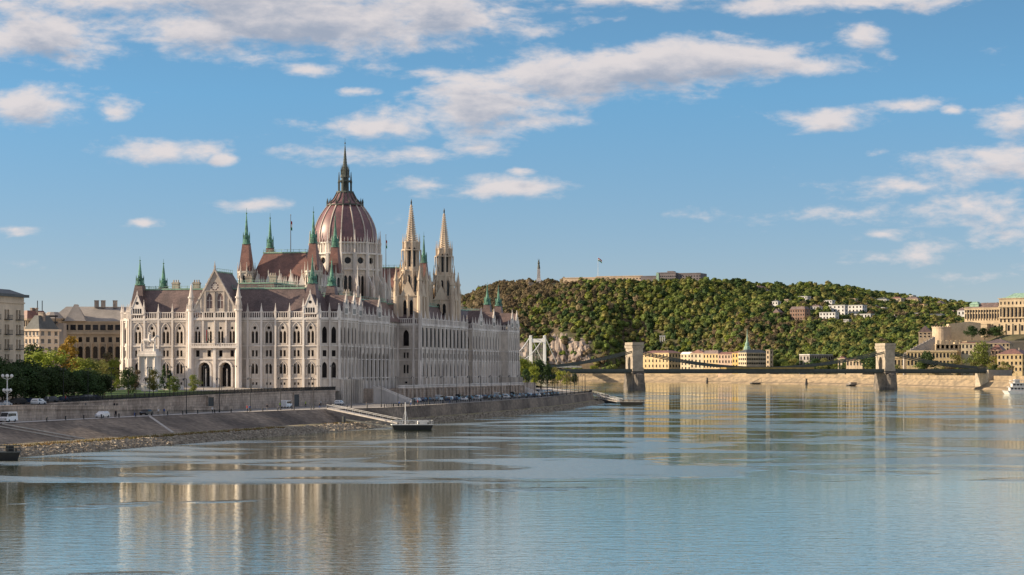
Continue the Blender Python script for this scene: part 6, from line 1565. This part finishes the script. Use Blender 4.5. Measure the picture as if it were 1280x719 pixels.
for x,y,rx,ry,a in CL_:
    az = math.degrees(math.atan((x-640)/F)); el = math.degrees(math.atan((YH-y)/F)); k = math.degrees(1/F)
    tg = gn.new('ShaderNodeTexGradient'); tg.gradient_type = 'SPHERICAL'; tm_ = tg.texture_mapping; tm_.vector_type = 'POINT'
    q = 1/(1.35*1.25*k); tm_.scale = (q/rx, q/ry, 1); tm_.translation = (-az*q/rx, -el*q/ry, 0)
    gl_.new(gi.outputs[0], tg.inputs[0]); sc_ = mth(gn, gl_, 'MULTIPLY', tg.outputs['Fac'], a)
    acc = sc_ if acc is None else mth(gn, gl_, 'MAXIMUM', acc, sc_)
def gnoise(sc, scale, det, rough, loc=(0,0,0), dist=0):
    mp = gn.new('ShaderNodeMapping'); mp.inputs['Scale'].default_value = scale; mp.inputs['Location'].default_value = loc; gl_.new(gi.outputs[0], mp.inputs[0])
    n_ = gn.new('ShaderNodeTexNoise'); n_.inputs['Scale'].default_value = sc; n_.inputs['Detail'].default_value = det; n_.inputs['Roughness'].default_value = rough; n_.inputs['Distortion'].default_value = dist; gl_.new(mp.outputs[0], n_.inputs[0]); return n_.outputs[0]
n1 = gnoise(.72, (.55,1.5,1), 9, .58, (2,5,0), .3); n2 = gnoise(3.2, (.6,1.3,1), 5, .6, (9,1,0), .2)
s1 = mth(gn, gl_, 'ADD', mth(gn, gl_, 'MULTIPLY', mth(gn, gl_, 'SUBTRACT', n1, .5), 1.9), mth(gn, gl_, 'MULTIPLY', mth(gn, gl_, 'SUBTRACT', n2, .5), .62))
sxg = gn.new('ShaderNodeSeparateXYZ'); gl_.new(gi.outputs[0], sxg.inputs[0])
up = gn.new('ShaderNodeMapRange'); up.inputs[1].default_value = 11; up.inputs[2].default_value = 26; up.inputs[4].default_value = .62; gl_.new(sxg.outputs[1], up.inputs[0])  # unseen clouds overhead, added as warm white fill light
sd = gn.new('ShaderNodeMapRange'); sd.inputs[1].default_value = 20; sd.inputs[2].default_value = 45; sd.inputs[4].default_value = .5; gl_.new(mth(gn,gl_,'ABSOLUTE',sxg.outputs[0]), sd.inputs[0])  # unseen clouds to the sides and behind the camera, added for the same fill
acc = mth(gn, gl_, 'MAXIMUM', acc, mth(gn, gl_, 'MAXIMUM', up.outputs[0], sd.outputs[0]))
tot = mth(gn, gl_, 'ADD', acc, s1)
gl_.new(tot, go.inputs[0])
sx = N.new('ShaderNodeSeparateXYZ'); L.new(tc.outputs['Generated'], sx.inputs[0])
az = mth(N,L,'MULTIPLY', mth(N,L,'ARCTAN2', sx.outputs[0], sx.outputs[1]), 57.29578); el = mth(N,L,'MULTIPLY', mth(N,L,'ARCSINE', sx.outputs[2]), 57.29578)
cb = N.new('ShaderNodeCombineXYZ'); L.new(az, cb.inputs[0]); L.new(el, cb.inputs[1])
def dens(off):
    va = N.new('ShaderNodeVectorMath'); va.operation = 'ADD'; va.inputs[1].default_value = off; L.new(cb.outputs[0], va.inputs[0])
    gr = N.new('ShaderNodeGroup'); gr.node_tree = g; L.new(va.outputs[0], gr.inputs[0]); return gr.outputs[0]
d0 = dens((0,0,0)); d1 = dens((-.12,.38,0))
def rmp(x,a,b_,c=0.0,d=1.0):
    m = N.new('ShaderNodeMapRange'); m.interpolation_type = 'SMOOTHSTEP'; L.new(x,m.inputs[0])
    for i,v_ in enumerate((a,b_,c,d)): m.inputs[i+1].default_value = v_
    return m.outputs[0]
alpha = rmp(d0, .28, .90)
shade = rmp(d1, .42, 1.40)
cm = N.new('ShaderNodeMix'); cm.data_type = 'RGBA'; cm.inputs[6].default_value = (4.5,4.15,4.1,1); cm.inputs[7].default_value = (2.1,2.35,2.9,1); L.new(shade, cm.inputs[0])
# tint of the clear sky
tn = N.new('ShaderNodeMix'); tn.data_type = 'RGBA'; tn.blend_type = 'MULTIPLY'; tn.inputs[0].default_value = 1; L.new(sky.outputs[0], tn.inputs[6]); 
tr_ = N.new('ShaderNodeValToRGB'); tr_.color_ramp.elements[0].position = 0; tr_.color_ramp.elements[0].color = (.875/1.4,.61/1.4,.55/1.4,1)
tr_.color_ramp.elements[1].position = .24; tr_.color_ramp.elements[1].color = (.745/1.4,1.04/1.4,1.05/1.4,1)
for p_, c_ in ((.42,(.78/1.4,1.05/1.4,1.04/1.4,1)),(1.0,(.80,.74,.72,1))): e_ = tr_.color_ramp.elements.new(p_); e_.color = c_
TR = tr_
fm = N.new('ShaderNodeMix'); fm.data_type = 'RGBA'; L.new(mth(N,L,'MULTIPLY',alpha,.93), fm.inputs[0]); L.new(tn.outputs[2], fm.inputs[6]); L.new(cm.outputs[2], fm.inputs[7])
L.new(fm.outputs[2], bg.inputs[0])
ms_ = N.new('ShaderNodeVectorMath'); ms_.operation = 'SCALE'; ms_.inputs['Scale'].default_value = 1.4; L.new(TR.outputs[0], ms_.inputs[0]); L.new(ms_.outputs[0], tn.inputs[7])
eln = N.new('ShaderNodeMath'); eln.operation = 'DIVIDE'; L.new(el, eln.inputs[0]); eln.inputs[1].default_value = 30; L.new(eln.outputs[0], TR.inputs[0])
cam = bpy.data.cameras.new('camera'); cam.sensor_width = 36; cam.lens = 36*F/1280; cam.shift_y = (YH-359.5)/1280; cam.clip_start = 1; cam.clip_end = 60000
co = bpy.data.objects.new('camera', cam); COL.objects.link(co); co.location = (0,0,H); co.rotation_euler = (pi/2,0,0); S.camera = co
S.render.engine = 'CYCLES'; S.view_settings.view_transform = 'Standard'; S.view_settings.look = 'None'; S.view_settings.exposure = .62; S.view_settings.gamma = 1; S.view_settings.use_curve_mapping = False
S.cycles.max_bounces = 6; S.cycles.transparent_max_bounces = 4; S.cycles.volume_bounces = 0
